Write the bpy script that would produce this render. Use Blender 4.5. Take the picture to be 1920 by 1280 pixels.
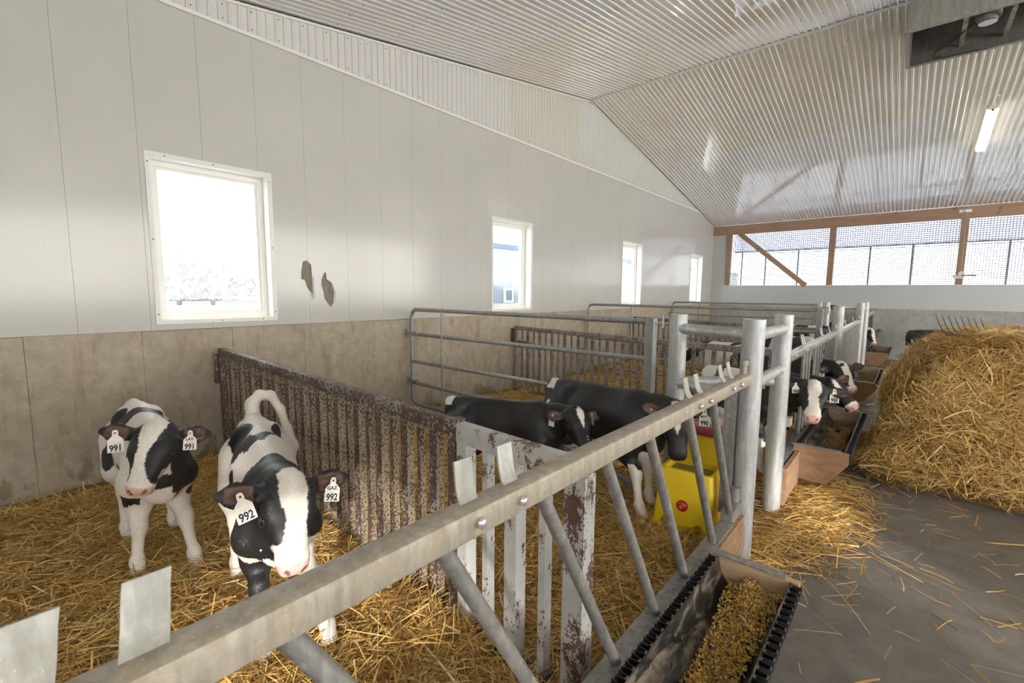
import bpy, bmesh, math, random
import numpy as np
from mathutils import Vector, Matrix

for _o in list(bpy.data.objects): bpy.data.objects.remove(_o)
SC = bpy.context.scene
COL = SC.collection
random.seed(7)
RNG = np.random.default_rng(11)

# ------------------------------------------------------------------ camera
CAM_YAW, CAM_PITCH, CAM_ROLL, F_PX = math.radians(41.0119), math.radians(6.2000), math.radians(0.46626), 854.388
EYE = 1.55
def cam_axes():
    cy, sy = math.cos(CAM_YAW), math.sin(CAM_YAW)
    f = Vector((-sy, cy, 0)); r = Vector((cy, sy, 0)); u = Vector((0, 0, 1))
    f2 = f*math.cos(CAM_PITCH) - u*math.sin(CAM_PITCH)
    u2 = u*math.cos(CAM_PITCH) + f*math.sin(CAM_PITCH)
    r3 = r*math.cos(CAM_ROLL) + u2*math.sin(CAM_ROLL)
    u3 = u2*math.cos(CAM_ROLL) - r*math.sin(CAM_ROLL)
    return r3, u3, f2
CR, CU, CF = cam_axes()
cd = bpy.data.cameras.new('camera'); cam = bpy.data.objects.new('camera', cd); COL.objects.link(cam)
cam.matrix_world = Matrix(((CR.x, CU.x, -CF.x, 0), (CR.y, CU.y, -CF.y, 0), (CR.z, CU.z, -CF.z, EYE), (0, 0, 0, 1)))
cd.sensor_width = 36.0; cd.lens = F_PX/1920*36.0; cd.clip_start = 0.02; cd.clip_end = 500
cd.dof.use_dof = True; cd.dof.focus_distance = 2.6; cd.dof.aperture_fstop = 5.6
SC.camera = cam

# ------------------------------------------------------------------ light and exposure
SC.view_settings.view_transform = 'Standard'; SC.view_settings.look = 'None'
SC.view_settings.gamma = 1.0; SC.view_settings.use_curve_mapping = False
SC.view_settings.exposure = EXPOSURE = 0.74
W = bpy.data.worlds.new('overcast_sky'); SC.world = W; W.use_nodes = True
wn = W.node_tree.nodes; wl = W.node_tree.links
bg = wn['Background']; bg.inputs[1].default_value = SKY = 3.4
bg.inputs[0].default_value = (0.90, 0.95, 1.0, 1)
sd = bpy.data.lights.new('sun', 'SUN'); sun = bpy.data.objects.new('sun', sd); COL.objects.link(sun)
sd.energy = 14.0; sd.angle = math.radians(3.0); sd.color = (1.0, 0.95, 0.88)
SUN_DIR = Vector((-.75, .62, -.20)).normalized()      # light travels this way: low winter sun from behind the viewer
sun.rotation_euler = SUN_DIR.to_track_quat('-Z', 'Y').to_euler(); sun.location = (6, -12, 9)
sun['label'] = 'low winter sun shining in through the open side'; sun['category'] = 'sun'
PORTALS = []
def portal(loc, rot, sx, sy):
    d = bpy.data.lights.new('daylight_opening', 'AREA'); d.shape = 'RECTANGLE'; d.size = sx; d.size_y = sy
    d.cycles.is_portal = True
    o = bpy.data.objects.new('daylight_opening', d); COL.objects.link(o); o.location = loc; o.rotation_euler = rot
    return o
portal((2.2, 14.45, 2.5), (math.radians(-90), 0, 0), 13.4, 1.5)
portal((4.3, -4.25, 1.15), (math.radians(90), 0, 0), 2.2, 2.3)

# ------------------------------------------------------------------ helpers
def tag(o, label=None, cat=None, group=None, kind=None):
    if label: o['label'] = label
    if cat: o['category'] = cat
    if group: o['group'] = group
    if kind: o['kind'] = kind
    return o
def empty(name, loc=(0, 0, 0), parent=None, rz=0.0):
    o = bpy.data.objects.new(name, None); COL.objects.link(o); o.location = loc
    o.rotation_euler = (0, 0, rz); o.empty_display_size = 0.1
    if parent: o.parent = parent
    return o
def V(*a): return Vector(a)
class MB:
    """collects shapes, then links them as ONE mesh object"""
    def __init__(s): s.v = []; s.f = []
    def add(s, vs, fs):
        b = len(s.v); s.v += [tuple(p) for p in vs]; s.f += [tuple(b+i for i in q) for q in fs]; return s
    def box(s, x0, x1, y0, y1, z0, z1):
        return s.add([(x0,y0,z0),(x1,y0,z0),(x1,y1,z0),(x0,y1,z0),(x0,y0,z1),(x1,y0,z1),(x1,y1,z1),(x0,y1,z1)],
                     [(0,3,2,1),(4,5,6,7),(0,1,5,4),(1,2,6,5),(2,3,7,6),(3,0,4,7)])
    def sweep(s, pts, prof, up=(0,0,1), caps=True, scales=None, closed=False):
        """profile (2D points: side, up) swept along a polyline"""
        pts = [Vector(p) for p in pts]; n = len(prof); m = len(pts); vs = []
        up = Vector(up)
        for i, p in enumerate(pts):
            a = pts[i-1] if (i > 0 or closed) else p
            b = pts[(i+1) % m] if (i < m-1 or closed) else p
            t1 = (p-a).normalized() if (p-a).length > 1e-9 else None
            t2 = (b-p).normalized() if (b-p).length > 1e-9 else None
            t = ((t1 or t2) + (t2 or t1)).normalized()
            upx = up if abs(t.dot(up)) < 0.98 else Vector((1, 0, 0)) if abs(t.x) < .9 else Vector((0, 1, 0))
            sd_ = t.cross(upx).normalized(); u_ = sd_.cross(t).normalized()
            mit = 1.0
            if t1 and t2: mit = 1.0/max(.5, t.dot(t2))
            k = scales[i] if scales else 1.0
            for (q, w) in prof: vs.append(p + sd_*(q*k) + u_*(w*k))
        fs = []
        rng = m if closed else m-1
        for i in range(rng):
            for j in range(n):
                a0 = i*n+j; a1 = i*n+(j+1) % n; b0 = ((i+1) % m)*n+j; b1 = ((i+1) % m)*n+(j+1) % n
                fs.append((a0, a1, b1, b0))
        if caps and not closed:
            fs.append(tuple(range(n))[::-1]); fs.append(tuple((m-1)*n+j for j in range(n)))
        return s.add(vs, fs)
    def tube(s, pts, r, n=12, caps=True, scales=None, closed=False):
        return s.sweep(pts, [(r*math.cos(2*math.pi*i/n), r*math.sin(2*math.pi*i/n)) for i in range(n)], caps=caps, scales=scales, closed=closed)
    def beam(s, a, b, w, h, up=(0,0,1), bev=0.0):
        x, y = w/2, h/2
        if bev > 0:
            c = bev; pr = [(-x+c,-y),(x-c,-y),(x,-y+c),(x,y-c),(x-c,y),(-x+c,y),(-x,y-c),(-x,-y+c)]
        else: pr = [(-x,-y),(x,-y),(x,y),(-x,y)]
        return s.sweep([a, b], pr, up=up)
    def ball(s, c, r, n=10, m=6):
        c = Vector(c); rr = r if hasattr(r, '__len__') else (r, r, r); vs = [c+Vector((0,0,rr[2]))]
        for i in range(1, m):
            th = math.pi*i/m
            for j in range(n):
                ph = 2*math.pi*j/n
                vs.append(c+Vector((rr[0]*math.sin(th)*math.cos(ph), rr[1]*math.sin(th)*math.sin(ph), rr[2]*math.cos(th))))
        vs.append(c-Vector((0,0,rr[2]))); fs = []
        for j in range(n): fs.append((0, 1+j, 1+(j+1) % n))
        for i in range(m-2):
            for j in range(n):
                a = 1+i*n+j; b = 1+i*n+(j+1) % n; fs.append((a, a+n, b+n, b))
        L = len(vs)-1; q = 1+(m-2)*n
        for j in range(n): fs.append((q+j, L, q+(j+1) % n))
        return s.add(vs, fs)
    def prism(s, poly, axis, lo, hi):
        """2D polygon extruded along axis 'x' 'y' or 'z'"""
        def P(p, t):
            return {'x': (t, p[0], p[1]), 'y': (p[0], t, p[1]), 'z': (p[0], p[1], t)}[axis]
        n = len(poly); vs = [P(p, lo) for p in poly]+[P(p, hi) for p in poly]
        fs = [tuple(range(n))[::-1], tuple(range(n, 2*n))]+[(i, (i+1) % n, n+(i+1) % n, n+i) for i in range(n)]
        return s.add(vs, fs)
    def mesh(s, name, mat=None, smooth=True, angle=35):
        me = bpy.data.meshes.new(name); me.from_pydata(s.v, [], s.f)
        bm = bmesh.new(); bm.from_mesh(me); bmesh.ops.recalc_face_normals(bm, faces=bm.faces); bm.to_mesh(me); bm.free()
        if smooth:
            me.polygons.foreach_set('use_smooth', [True]*len(me.polygons)); me.set_sharp_from_angle(angle=math.radians(angle))
        if mat: me.materials.append(mat)
        me.update(); return me
    def build(s, name, mat=None, parent=None, smooth=True, angle=35, origin=None):
        me = s.mesh(name, mat, smooth, angle)
        return link(name, me, parent, origin)
def link(name, me, parent=None, origin=None):
    o = bpy.data.objects.new(name, me); COL.objects.link(o)
    if origin is not None:
        me.transform(Matrix.Translation(-Vector(origin))); o.location = origin
    if parent:
        o.parent = parent; o.matrix_parent_inverse = Matrix.Translation(-Vector(parent.location)) if parent.rotation_euler.z == 0 else parent.matrix_basis.inverted()
    return o
def copy_obj(src, parent=None, loc=None):
    c = src.copy(); COL.objects.link(c)
    if parent is not None: c.parent = parent
    if loc is not None: c.location = loc
    return c
def np_mesh(name, co, quads=None, tris=None, mat=None, color=None, smooth=False):
    """large mesh straight from arrays; color = per-vertex RGB attribute 'tint'"""
    me = bpy.data.meshes.new(name); fa = quads if quads is not None else tris; k = fa.shape[1]
    me.vertices.add(len(co)); me.vertices.foreach_set('co', np.asarray(co, np.float32).ravel())
    me.loops.add(fa.size); me.loops.foreach_set('vertex_index', fa.astype(np.int32).ravel())
    me.polygons.add(len(fa)); me.polygons.foreach_set('loop_start', np.arange(0, fa.size, k, dtype=np.int32))
    me.polygons.foreach_set('loop_total', np.full(len(fa), k, np.int32))
    if smooth: me.polygons.foreach_set('use_smooth', np.ones(len(fa), bool))
    if color is not None:
        at = me.color_attributes.new('tint', 'FLOAT_COLOR', 'POINT')
        c4 = np.ones((len(co), 4), np.float32); c4[:, :3] = color; at.data.foreach_set('color', c4.ravel())
    me.update(calc_edges=True); me.validate()
    if mat: me.materials.append(mat)
    return me

# ------------------------------------------------------------------ materials
MATS = {}
class NT:
    def __init__(s, name):
        s.m = bpy.data.materials.new(name); s.m.use_nodes = True; s.t = s.m.node_tree; s.n = s.t.nodes; s.l = s.t.links
        s.b = s.n['Principled BSDF']; MATS[name] = s.m
    def node(s, typ, **kw):
        nd = s.n.new(typ)
        for k, v in kw.items(): setattr(nd, k, v)
        return nd
    def coord(s, scale=(1,1,1), kind='Object'):
        tc = s.node('ShaderNodeTexCoord'); mp = s.node('ShaderNodeMapping'); mp.inputs['Scale'].default_value = scale
        s.l.new(tc.outputs[kind], mp.inputs[0]); return mp.outputs[0]
    def world(s, scale=(1,1,1)):
        g = s.node('ShaderNodeNewGeometry'); mp = s.node('ShaderNodeMapping'); mp.inputs['Scale'].default_value = scale
        s.l.new(g.outputs['Position'], mp.inputs[0]); return mp.outputs[0]
    def noise(s, vec, scale, detail=4, rough=.6, dist=0):
        nd = s.node('ShaderNodeTexNoise'); nd.inputs['Scale'].default_value = scale; nd.inputs['Detail'].default_value = detail
        nd.inputs['Roughness'].default_value = rough; nd.inputs['Distortion'].default_value = dist
        s.l.new(vec, nd.inputs['Vector']); return nd.outputs['Fac']
    def ramp(s, fac, stops):
        r = s.node('ShaderNodeValToRGB'); e = r.color_ramp.elements
        while len(e) < len(stops): e.new(0.5)
        for i, (p, c) in enumerate(stops):
            e[i].position = p; e[i].color = (*c, 1) if len(c) == 3 else c
        s.l.new(fac, r.inputs[0]); return r.outputs[0]
    def mix(s, fac, a, b, mode='MIX'):
        m = s.node('ShaderNodeMix', data_type='RGBA', blend_type=mode)
        for sock, val in ((m.inputs[0], fac), (m.inputs[6], a), (m.inputs[7], b)):
            if hasattr(val, 'is_output'): s.l.new(val, sock)
            elif isinstance(val, (int, float)): sock.default_value = val
            else: sock.default_value = (*val, 1)
        return m.outputs[2]
    def math(s, op, a, b=0.0):
        m = s.node('ShaderNodeMath', operation=op)
        for i, val in enumerate((a, b)):
            if hasattr(val, 'is_output'): s.l.new(val, m.inputs[i])
            else: m.inputs[i].default_value = val
        return m.outputs[0]
    def set(s, color=None, rough=None, metal=None, spec=None, bump=None, bump_s=.3, bump_d=.01, coat=None, sheen=None):
        b = s.b
        def put(k, v):
            if v is None: return
            if hasattr(v, 'is_output'): s.l.new(v, b.inputs[k])
            elif isinstance(v, (tuple, list)): b.inputs[k].default_value = (*v, 1)
            else: b.inputs[k].default_value = v
        put('Base Color', color); put('Roughness', rough); put('Metallic', metal); put('Specular IOR Level', spec)
        put('Coat Weight', coat); put('Sheen Weight', sheen)
        if bump is not None:
            bp = s.node('ShaderNodeBump'); bp.inputs['Strength'].default_value = bump_s; bp.inputs['Distance'].default_value = bump_d
            s.l.new(bump, bp.inputs['Height']); s.l.new(bp.outputs[0], b.inputs['Normal'])
        return s.m
def m_plain(name, c, rough=.6, metal=0.0, **k):
    t = NT(name); return t.set(color=c, rough=rough, metal=metal, **k)
def m_wallpanel(name, c1, c2, rough):
    t = NT(name); v = t.world(); n = t.noise(v, 1.3, 4); sp = t.noise(v, 38, 3, .7)
    dirt = t.ramp(sp, [(0.0, (1,1,1)), (.70, (1,1,1)), (.76, (.62,.52,.40))])
    base = t.ramp(n, [(.3, c1), (.7, c2)])
    st = t.noise(t.world((9, 9, .7)), 2.5, 4, .7)
    streak = t.ramp(st, [(.60, (1,1,1)), (.85, (.94,.92,.87))])
    base = t.mix(1.0, base, streak, 'MULTIPLY')
    return t.set(color=t.mix(.5, base, t.mix(1.0, base, dirt, 'MULTIPLY')), rough=rough, bump=t.noise(t.world((1,1,.25)), 6, 2), bump_s=.05, bump_d=.02)
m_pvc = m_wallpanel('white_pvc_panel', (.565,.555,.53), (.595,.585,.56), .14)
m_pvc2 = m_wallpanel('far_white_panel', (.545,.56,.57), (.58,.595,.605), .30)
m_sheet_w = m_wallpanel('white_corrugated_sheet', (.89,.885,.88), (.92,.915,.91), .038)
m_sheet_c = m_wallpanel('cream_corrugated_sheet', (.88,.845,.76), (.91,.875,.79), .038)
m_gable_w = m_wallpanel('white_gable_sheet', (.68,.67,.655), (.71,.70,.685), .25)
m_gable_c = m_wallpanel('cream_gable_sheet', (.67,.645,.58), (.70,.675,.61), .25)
m_sheet_w.node_tree.nodes['Principled BSDF'].inputs['Specular IOR Level'].default_value = 1.0
m_sheet_c.node_tree.nodes['Principled BSDF'].inputs['Specular IOR Level'].default_value = 1.0
def m_concrete(name, a, b, stain, rough=.85, low_stain=True):
    t = NT(name); v = t.world(); n = t.noise(v, 2.2, 6, .65); f = t.noise(v, 60, 4, .7)
    base = t.ramp(n, [(.3, a), (.7, b)])
    pit = t.ramp(f, [(.30, (.55,.5,.45)), (.40, (1,1,1))])
    col = t.mix(.6, base, t.mix(1.0, base, pit, 'MULTIPLY'))
    sn = t.noise(t.world((4, 4, .9)), 1.6, 5, .7)
    sm = t.ramp(sn, [(.52, (0,0,0)), (.68, (1,1,1))])
    col = t.mix(t.math('MULTIPLY', sm, .65 if low_stain else .4), col, stain)
    mot = t.ramp(t.noise(v, 9, 6, .75), [(.35, (.80,.79,.77)), (.65, (1.12,1.12,1.10))]); col = t.mix(.8, col, t.mix(1.0, col, mot, 'MULTIPLY'))
    if low_stain:
        sx = t.node('ShaderNodeSeparateXYZ'); g = t.node('ShaderNodeNewGeometry'); t.l.new(g.outputs['Position'], sx.inputs[0])
        low = t.ramp(t.math('ADD', sx.outputs['Z'], t.math('MULTIPLY', t.noise(t.world((1, 3.2, .8)), 1.7, 5, .7), 1.15)), [(.66, (1,1,1)), (.80, (0,0,0))])
        col = t.mix(t.math('MULTIPLY', low, .75), col, t.mix(t.ramp(t.noise(v, 3.1, 3), [(.48, (0,0,0)), (.52, (1,1,1))]), (.20,.15,.085), (.44,.37,.25)))
    return t.set(color=col, rough=rough, bump=t.math('ADD', f, t.math('MULTIPLY', n, .6)), bump_s=.25, bump_d=.006)
m_conc = m_concrete('cast_concrete_wall', (.395,.34,.27), (.49,.43,.35), (.30,.235,.145))
m_conc_far = m_concrete('grey_concrete_wall', (.37,.37,.36), (.46,.46,.45), (.32,.30,.27), low_stain=False)
def m_floor():
    t = NT('worn_concrete_floor'); v = t.world(); n = t.noise(v, 1.1, 7, .7, .6); f = t.noise(v, 45, 4, .7); g = t.noise(v, 7, 5, .7)
    base = t.ramp(n, [(.28, (.10,.093,.082)), (.5, (.15,.14,.127)), (.72, (.205,.195,.18))])
    base = t.mix(.5, base, t.ramp(g, [(.35, (.095,.085,.073)), (.65, (.21,.195,.178))]))
    chaff = t.ramp(t.noise(v, 130, 3, .8), [(.64, (0,0,0)), (.70, (1,1,1))])
    col = t.mix(t.math('MULTIPLY', chaff, .5), base, (.50,.38,.20))
    r = t.ramp(n, [(.3, (.32,.32,.32)), (.7, (.62,.62,.62))])
    return t.set(color=col, rough=r, bump=f, bump_s=.15, bump_d=.004)
m_aisle = m_floor()
def m_wood(name, a, b, grain=(1,1,14), rough=.7, knots=True):
    t = NT(name); v = t.coord(grain); n = t.noise(v, 3.5, 5, .65, 1.2); k = t.noise(t.coord((1,1,1)), 6, 2, .5)
    col = t.ramp(n, [(.3, a), (.7, b)])
    if knots:
        kn = t.ramp(k, [(.66, (0,0,0)), (.74, (1,1,1))]); col = t.mix(t.math('MULTIPLY', kn, .55), col, tuple(x*.45 for x in a))
    return t.set(color=col, rough=rough, bump=n, bump_s=.2, bump_d=.004)
m_beam = m_wood('brown_timber', (.30,.185,.12), (.45,.295,.20), (.35,8,8))
m_post = m_wood('brown_timber_post', (.29,.18,.115), (.42,.275,.185), (8,8,.5))
m_board = m_wood('pale_plank', (.20,.11,.06), (.43,.265,.155), (2.2,6,6))
m_board_in = m_wood('worn_pale_plank', (.42,.29,.17), (.60,.43,.27), (.8,8,6))
def m_galv(name, lo, hi, dirt, dirt_amt=.5, rough=.42, metal=.75, scale=9):
    t = NT(name); v = t.world(); vo = t.node('ShaderNodeTexVoronoi'); vo.inputs['Scale'].default_value = 60; t.l.new(v, vo.inputs['Vector'])
    n = t.noise(v, scale, 6, .7); base = t.mix(.35, t.ramp(n, [(.3, lo), (.7, hi)]), t.ramp(vo.outputs['Color'], [(.2, lo), (.8, hi)]))
    dm = t.ramp(t.noise(v, scale*1.7, 7, .75), [(.45, (0,0,0)), (.62, (1,1,1))]); dmf = t.math('MULTIPLY', dm, dirt_amt)
    sp = t.ramp(t.noise(v, 95, 3, .8), [(.66, (0,0,0)), (.70, (1,1,1))])
    stn = t.ramp(t.noise(t.world((16,16,1.6)), 2.2, 6, .7), [(.42, (.62,.62,.62)), (.60, (1.08,1.08,1.08))])
    base = t.mix(.6, base, t.mix(1.0, base, stn, 'MULTIPLY'))
    col = t.mix(dmf, base, dirt); col = t.mix(t.math('MULTIPLY', sp, .8), col, (.72,.66,.55))
    mt = t.math('MULTIPLY', t.math('SUBTRACT', 1.0, dmf), metal)
    return t.set(color=col, rough=t.math('ADD', t.math('MULTIPLY', dmf, .4), rough), metal=mt, bump=n, bump_s=.08, bump_d=.004)
m_galv_post = m_galv('galvanised_pipe', (.50,.53,.55), (.64,.66,.675), (.47,.43,.37), .5, .42, .5)
m_galv_rail = m_galv('soiled_galvanised_tube', (.38,.345,.285), (.50,.455,.38), (.38,.315,.22), .8, .5, .2, 12)
m_galv_gate = m_galv('galvanised_gate_tube', (.33,.35,.35), (.46,.48,.48), (.42,.40,.33), .55, .45, .6)
m_galv_bar = m_galv('scuffed_galvanised_bar', (.27,.275,.28), (.47,.46,.44), (.24,.215,.175), .65, .42, .6, 14)
m_galv_bright = m_galv('polished_galvanised_rail', (.62,.62,.62), (.78,.77,.76), (.45,.39,.32), .35, .3, .8)
m_plate = m_galv('dull_zinc_strap', (.42,.43,.40), (.52,.52,.48), (.36,.33,.26), .5, .55, .3)
def m_rust(name, paint, amount, a=(.060,.040,.032), b=(.135,.080,.060), fine=False):
    t = NT(name); v = t.coord(); n1 = t.noise(t.coord((1,1,.5)), 9, 8, .72); n2 = t.noise(v, 85, 4, .7)
    mk = t.math('ADD', t.math('MULTIPLY', n1, .72), t.math('MULTIPLY', n2, .28))
    if fine:
        vo = t.node('ShaderNodeTexVoronoi'); vo.inputs['Scale'].default_value = 95; t.l.new(t.coord((1,1,.8)), vo.inputs['Vector'])
        mk = t.math('ADD', t.math('MULTIPLY', vo.outputs['Distance'], .42), t.math('MULTIPLY', n1, .62))
    msk = t.ramp(mk, [(amount-.012, (0,0,0)), (amount+.012, (1,1,1))])
    rust = t.ramp(t.noise(v, 22, 6, .7), [(.3, a), (.7, b)])
    pt = t.ramp(t.noise(v, 7, 4), [(.3, paint), (.75, tuple(x*.72 for x in paint))])
    return t.set(color=t.mix(msk, rust, pt), rough=.62, bump=t.math('ADD', msk, t.math('MULTIPLY', n2, .5)), bump_s=.35, bump_d=.003)
m_rust_dark = m_rust('rusty_brown_steel', (.40,.37,.34), .585, fine=True)
m_rust_speck = m_rust('rust_speckled_cream_steel', (.33,.275,.19), .485, (.055,.036,.025), (.11,.065,.043), True)
m_rust_white = m_rust('rusty_white_painted_steel', (.62,.62,.60), .435, (.11,.06,.045), (.21,.115,.08))
m_rust_pale = m_rust('pitted_pale_steel', (.40,.365,.33), .50, (.06,.045,.037), (.12,.085,.068), True)
m_rust_post = m_rust('half_painted_rusty_post', (.56,.56,.54), .475, (.085,.042,.032), (.155,.08,.06))
m_rust_red = m_rust('red_brown_rusted_post', (.55,.53,.50), .56, (.085,.042,.032), (.155,.08,.06))
m_cut_edge = m_plain('dusty_cut_plastic', (.11,.10,.09), .7)
m_black_plastic = m_plain('black_corrugated_plastic', (.018,.018,.02), .38)
def m_liner():
    t = NT('dusty_black_liner'); v = t.coord((3,1,3)); n = t.noise(v, 6, 7, .75, .8)
    mk = t.ramp(n, [(.47, (0,0,0)), (.60, (1,1,1))])
    return t.set(color=t.mix(t.math('MULTIPLY', mk, .8), (.02,.02,.021), (.27,.22,.16)), rough=t.math('ADD', t.math('MULTIPLY', mk, .5), .30))
m_liner_ = m_liner()
m_frame_white = m_plain('white_vinyl_frame', (.86,.85,.80), .35)
m_trim_white = m_plain('white_trim', (.82,.81,.77), .35)
m_screw = m_plain('grey_screw', (.22,.20,.18), .6, .3)
m_dark = m_plain('dark_void', (.03,.028,.026), .8)
def m_glass_():
    t = NT('window_glass'); n = t.n; l = t.l
    tr = n.new('ShaderNodeBsdfTransparent'); gl = n.new('ShaderNodeBsdfGlossy'); gl.inputs['Roughness'].default_value = .03
    mx = n.new('ShaderNodeMixShader'); mx.inputs[0].default_value = .06
    l.new(tr.outputs[0], mx.inputs[1]); l.new(gl.outputs[0], mx.inputs[2]); l.new(mx.outputs[0], n['Material Output'].inputs[0]); return t.m
m_glass = m_glass_()
def m_tint(name, rough=.7, sheen=None, spec=.3, noise_amt=0.0, bump=False):
    t = NT(name); a = t.node('ShaderNodeAttribute', attribute_name='tint'); c = a.outputs['Color']
    kw = {}
    if noise_amt:
        n = t.noise(t.coord((1,1,1)), 70, 4, .7); c = t.mix(noise_amt, c, t.mix(1.0, c, t.ramp(n, [(.3, (.55,.55,.55)), (.7, (1.25,1.25,1.25))]), 'MULTIPLY'))
    if bump:
        kw = dict(bump=t.noise(t.coord((1,1,.4)), 190, 3, .7), bump_s=.30, bump_d=.004)
    return t.set(color=c, rough=rough, spec=spec, sheen=sheen, **kw)
m_straw = m_tint('dry_straw', .62, None, .35)
def add_translucency(m, amt):
    t = m.node_tree; out = t.nodes['Material Output']; b = t.nodes['Principled BSDF']; at = [n for n in t.nodes if n.type == 'ATTRIBUTE'][0]
    tl = t.nodes.new('ShaderNodeBsdfTranslucent'); mx = t.nodes.new('ShaderNodeMixShader'); mx.inputs[0].default_value = amt
    t.links.new(at.outputs['Color'], tl.inputs[0]); t.links.new(b.outputs[0], mx.inputs[1]); t.links.new(tl.outputs[0], mx.inputs[2]); t.links.new(mx.outputs[0], out.inputs[0])
add_translucency(m_straw, .12)
m_coat = m_tint('calf_coat', .50, None, .5, .25, True)
m_fur = m_tint('calf_hair', .38, None, .6)
m_grain = m_tint('grain_kernels', .5)
# ================================================================== the building
XL, YF = -4.54, 14.30          # inner faces of the gable wall and of the far side wall
XR, YN = 8.9, -4.0             # sides that the photograph does not show
ZC, ZP = 1.22, 3.757           # top of the concrete, top of the flat panels
YRIDGE, ZRIDGE = 7.245, 4.918
def zroof(y): return ZRIDGE-.200*(y-YRIDGE) if y >= YRIDGE else ZRIDGE-.162*(YRIDGE-y)
WIN = [(a, a+.872) for a in (-2.972, .908, 4.788, 8.672, 12.540)]; WZ0, WZ1 = 1.297, 2.585

fl = MB().box(XL-.3, XR+.3, YN-.3, YF+.3, -.25, 0).build('floor', m_aisle); tag(fl, 'grey worn concrete floor of the barn aisle', kind='structure')

# ---- gable wall on the left
wl_ = empty('wall_left', (XL, 5, 0)); tag(wl_, 'white panelled gable wall on a low concrete base', kind='structure')
mb = MB(); segs = []; y = YN
for (a, b) in WIN:
    segs.append((y, a, None)); segs.append((a, b, 1)); y = b
segs.append((y, YF+.3, None))
m_backing = m_wood('grey_backing_board', (.20,.17,.13), (.30,.26,.20), (1,6,2), knots=False)
for (a, b, w) in segs:
    if w is None: mb.prism([(a, ZC), (b, ZC)]+[(yy, zroof(yy)+.05) for yy in ([b, YRIDGE, a] if a < YRIDGE < b else [b, a])], 'x', XL-.22, XL-.012)
    else:
        mb.box(XL-.22, XL-.012, a, b, ZC, WZ0); mb.prism([(a, WZ1), (b, WZ1), (b, zroof(b)+.05), (a, zroof(a)+.05)], 'x', XL-.22, XL-.012)
mb.build('backing_board', m_backing, wl_, smooth=False)
MB().box(XL-.25, XL-.03, YN-.2, YF+.3, 0, ZC).build('concrete_core', m_conc, wl_, smooth=False)
y = .14-.64*7; k = 0
while y < YF:
    a, b = max(y, YN), min(y+.64, YF)
    MB().box(XL-.03, XL-.004, a+.0012, b-.0012, -.02, ZC-.004+.003*math.sin(k*2.1)).build('concrete_panel', m_conc, wl_, smooth=False); y += .64; k += 1
# flat white panels, each one its own part, cut round the windows
PAN = .4265; y = -.0085-PAN*9; holes = []
def panel_cells(a, b):
    out = []; cuts = sorted({a, b}|{c for w in WIN for c in w if a < c < b})
    for p, q in zip(cuts[:-1], cuts[1:]):
        mid = (p+q)/2; inw = any(w[0] < mid < w[1] for w in WIN)
        top = [(q, min(ZP, zroof(q))), (p, min(ZP, zroof(p)))]
        if inw:
            out.append(MB().box(XL-.012, XL, p, q, ZC, WZ0)); out.append(MB().prism([(p, WZ1), (q, WZ1)]+top, 'x', XL-.012, XL))
        else: out.append(MB().prism([(p, ZC), (q, ZC)]+top, 'x', XL-.012, XL))
    return out
def torn(cy, cz, pts): return [(cy+a, cz+b) for a, b in pts]
# torn holes right of the first window (y, z on the wall)
TEARS = [torn(2.108, 1.630, [(-.035,.20),(.0,.215),(.045,.175),(.052,.06),(.055,-.13),(.04,-.165),(.03,-.10),(.0,-.06),(-.025,.02),(-.06,.03),(-.055,.11)]),
         torn(2.315, 1.565, [(-.05,.12),(-.03,.165),(-.01,.17),(-.005,.10),(.04,.07),(.07,-.03),(.06,-.14),(.03,-.185),(.0,-.15),(-.035,-.10),(-.045,-.02),(-.065,.04),(-.06,.09)])]
def boolean_cut(me, cutter_mb):
    o = bpy.data.objects.new('tmp', me); COL.objects.link(o)
    c = cutter_mb.build('tmp_cutter', None, None, smooth=False)
    md = o.modifiers.new('b', 'BOOLEAN'); md.object = c; md.operation = 'DIFFERENCE'; md.solver = 'EXACT'
    dg = bpy.context.evaluated_depsgraph_get(); out = bpy.data.meshes.new_from_object(o.evaluated_get(dg))
    bpy.data.objects.remove(o); bpy.data.objects.remove(c); return out
while y < YF:
    a, b = max(y, YN)+.0008, min(y+PAN, YF)-.0008
    if b-a > .02:
        bm = bmesh.new()
        for cell in panel_cells(a, b):
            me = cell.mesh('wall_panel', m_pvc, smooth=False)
            for T in TEARS:
                ys = [q[1] for q in cell.v]
                if min(t[0] for t in T) < max(ys) and max(t[0] for t in T) > min(ys) and min(q[2] for q in cell.v) < 1.4:
                    me = boolean_cut(me, MB().prism(T, 'x', XL-.05, XL+.05))
            bm.from_mesh(me)
        me = bpy.data.meshes.new('wall_panel'); bm.to_mesh(me); bm.free(); me.materials.append(m_pvc)
        link('wall_panel', me, wl_)
    y += PAN
for T in TEARS:      # curled lip of torn panel skin along one side of each hole
    lip = [(XL-.004, p[0], p[1]) for p in T[3:8]]; vs = lip+[(XL+.012, p[1]+.014, p[2]-.012) for p in lip]; n = len(lip)
    MB().add(vs+[(x-.002, yy, zz) for x, yy, zz in vs], [(i, i+1, n+i+1, n+i) for i in range(n-1)]+[(2*n+i, 3*n+i, 3*n+i+1, 2*n+i+1) for i in range(n-1)]).build('torn_edge', m_trim_white, wl_)
tr = MB().beam((XL+.010, YN, ZP+.004), (XL+.010, 13.03, ZP+.004), .020, .030).build('trim_1', m_trim_white); tag(tr, 'thin white channel strip along the top of the flat wall panels', kind='structure')
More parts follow.
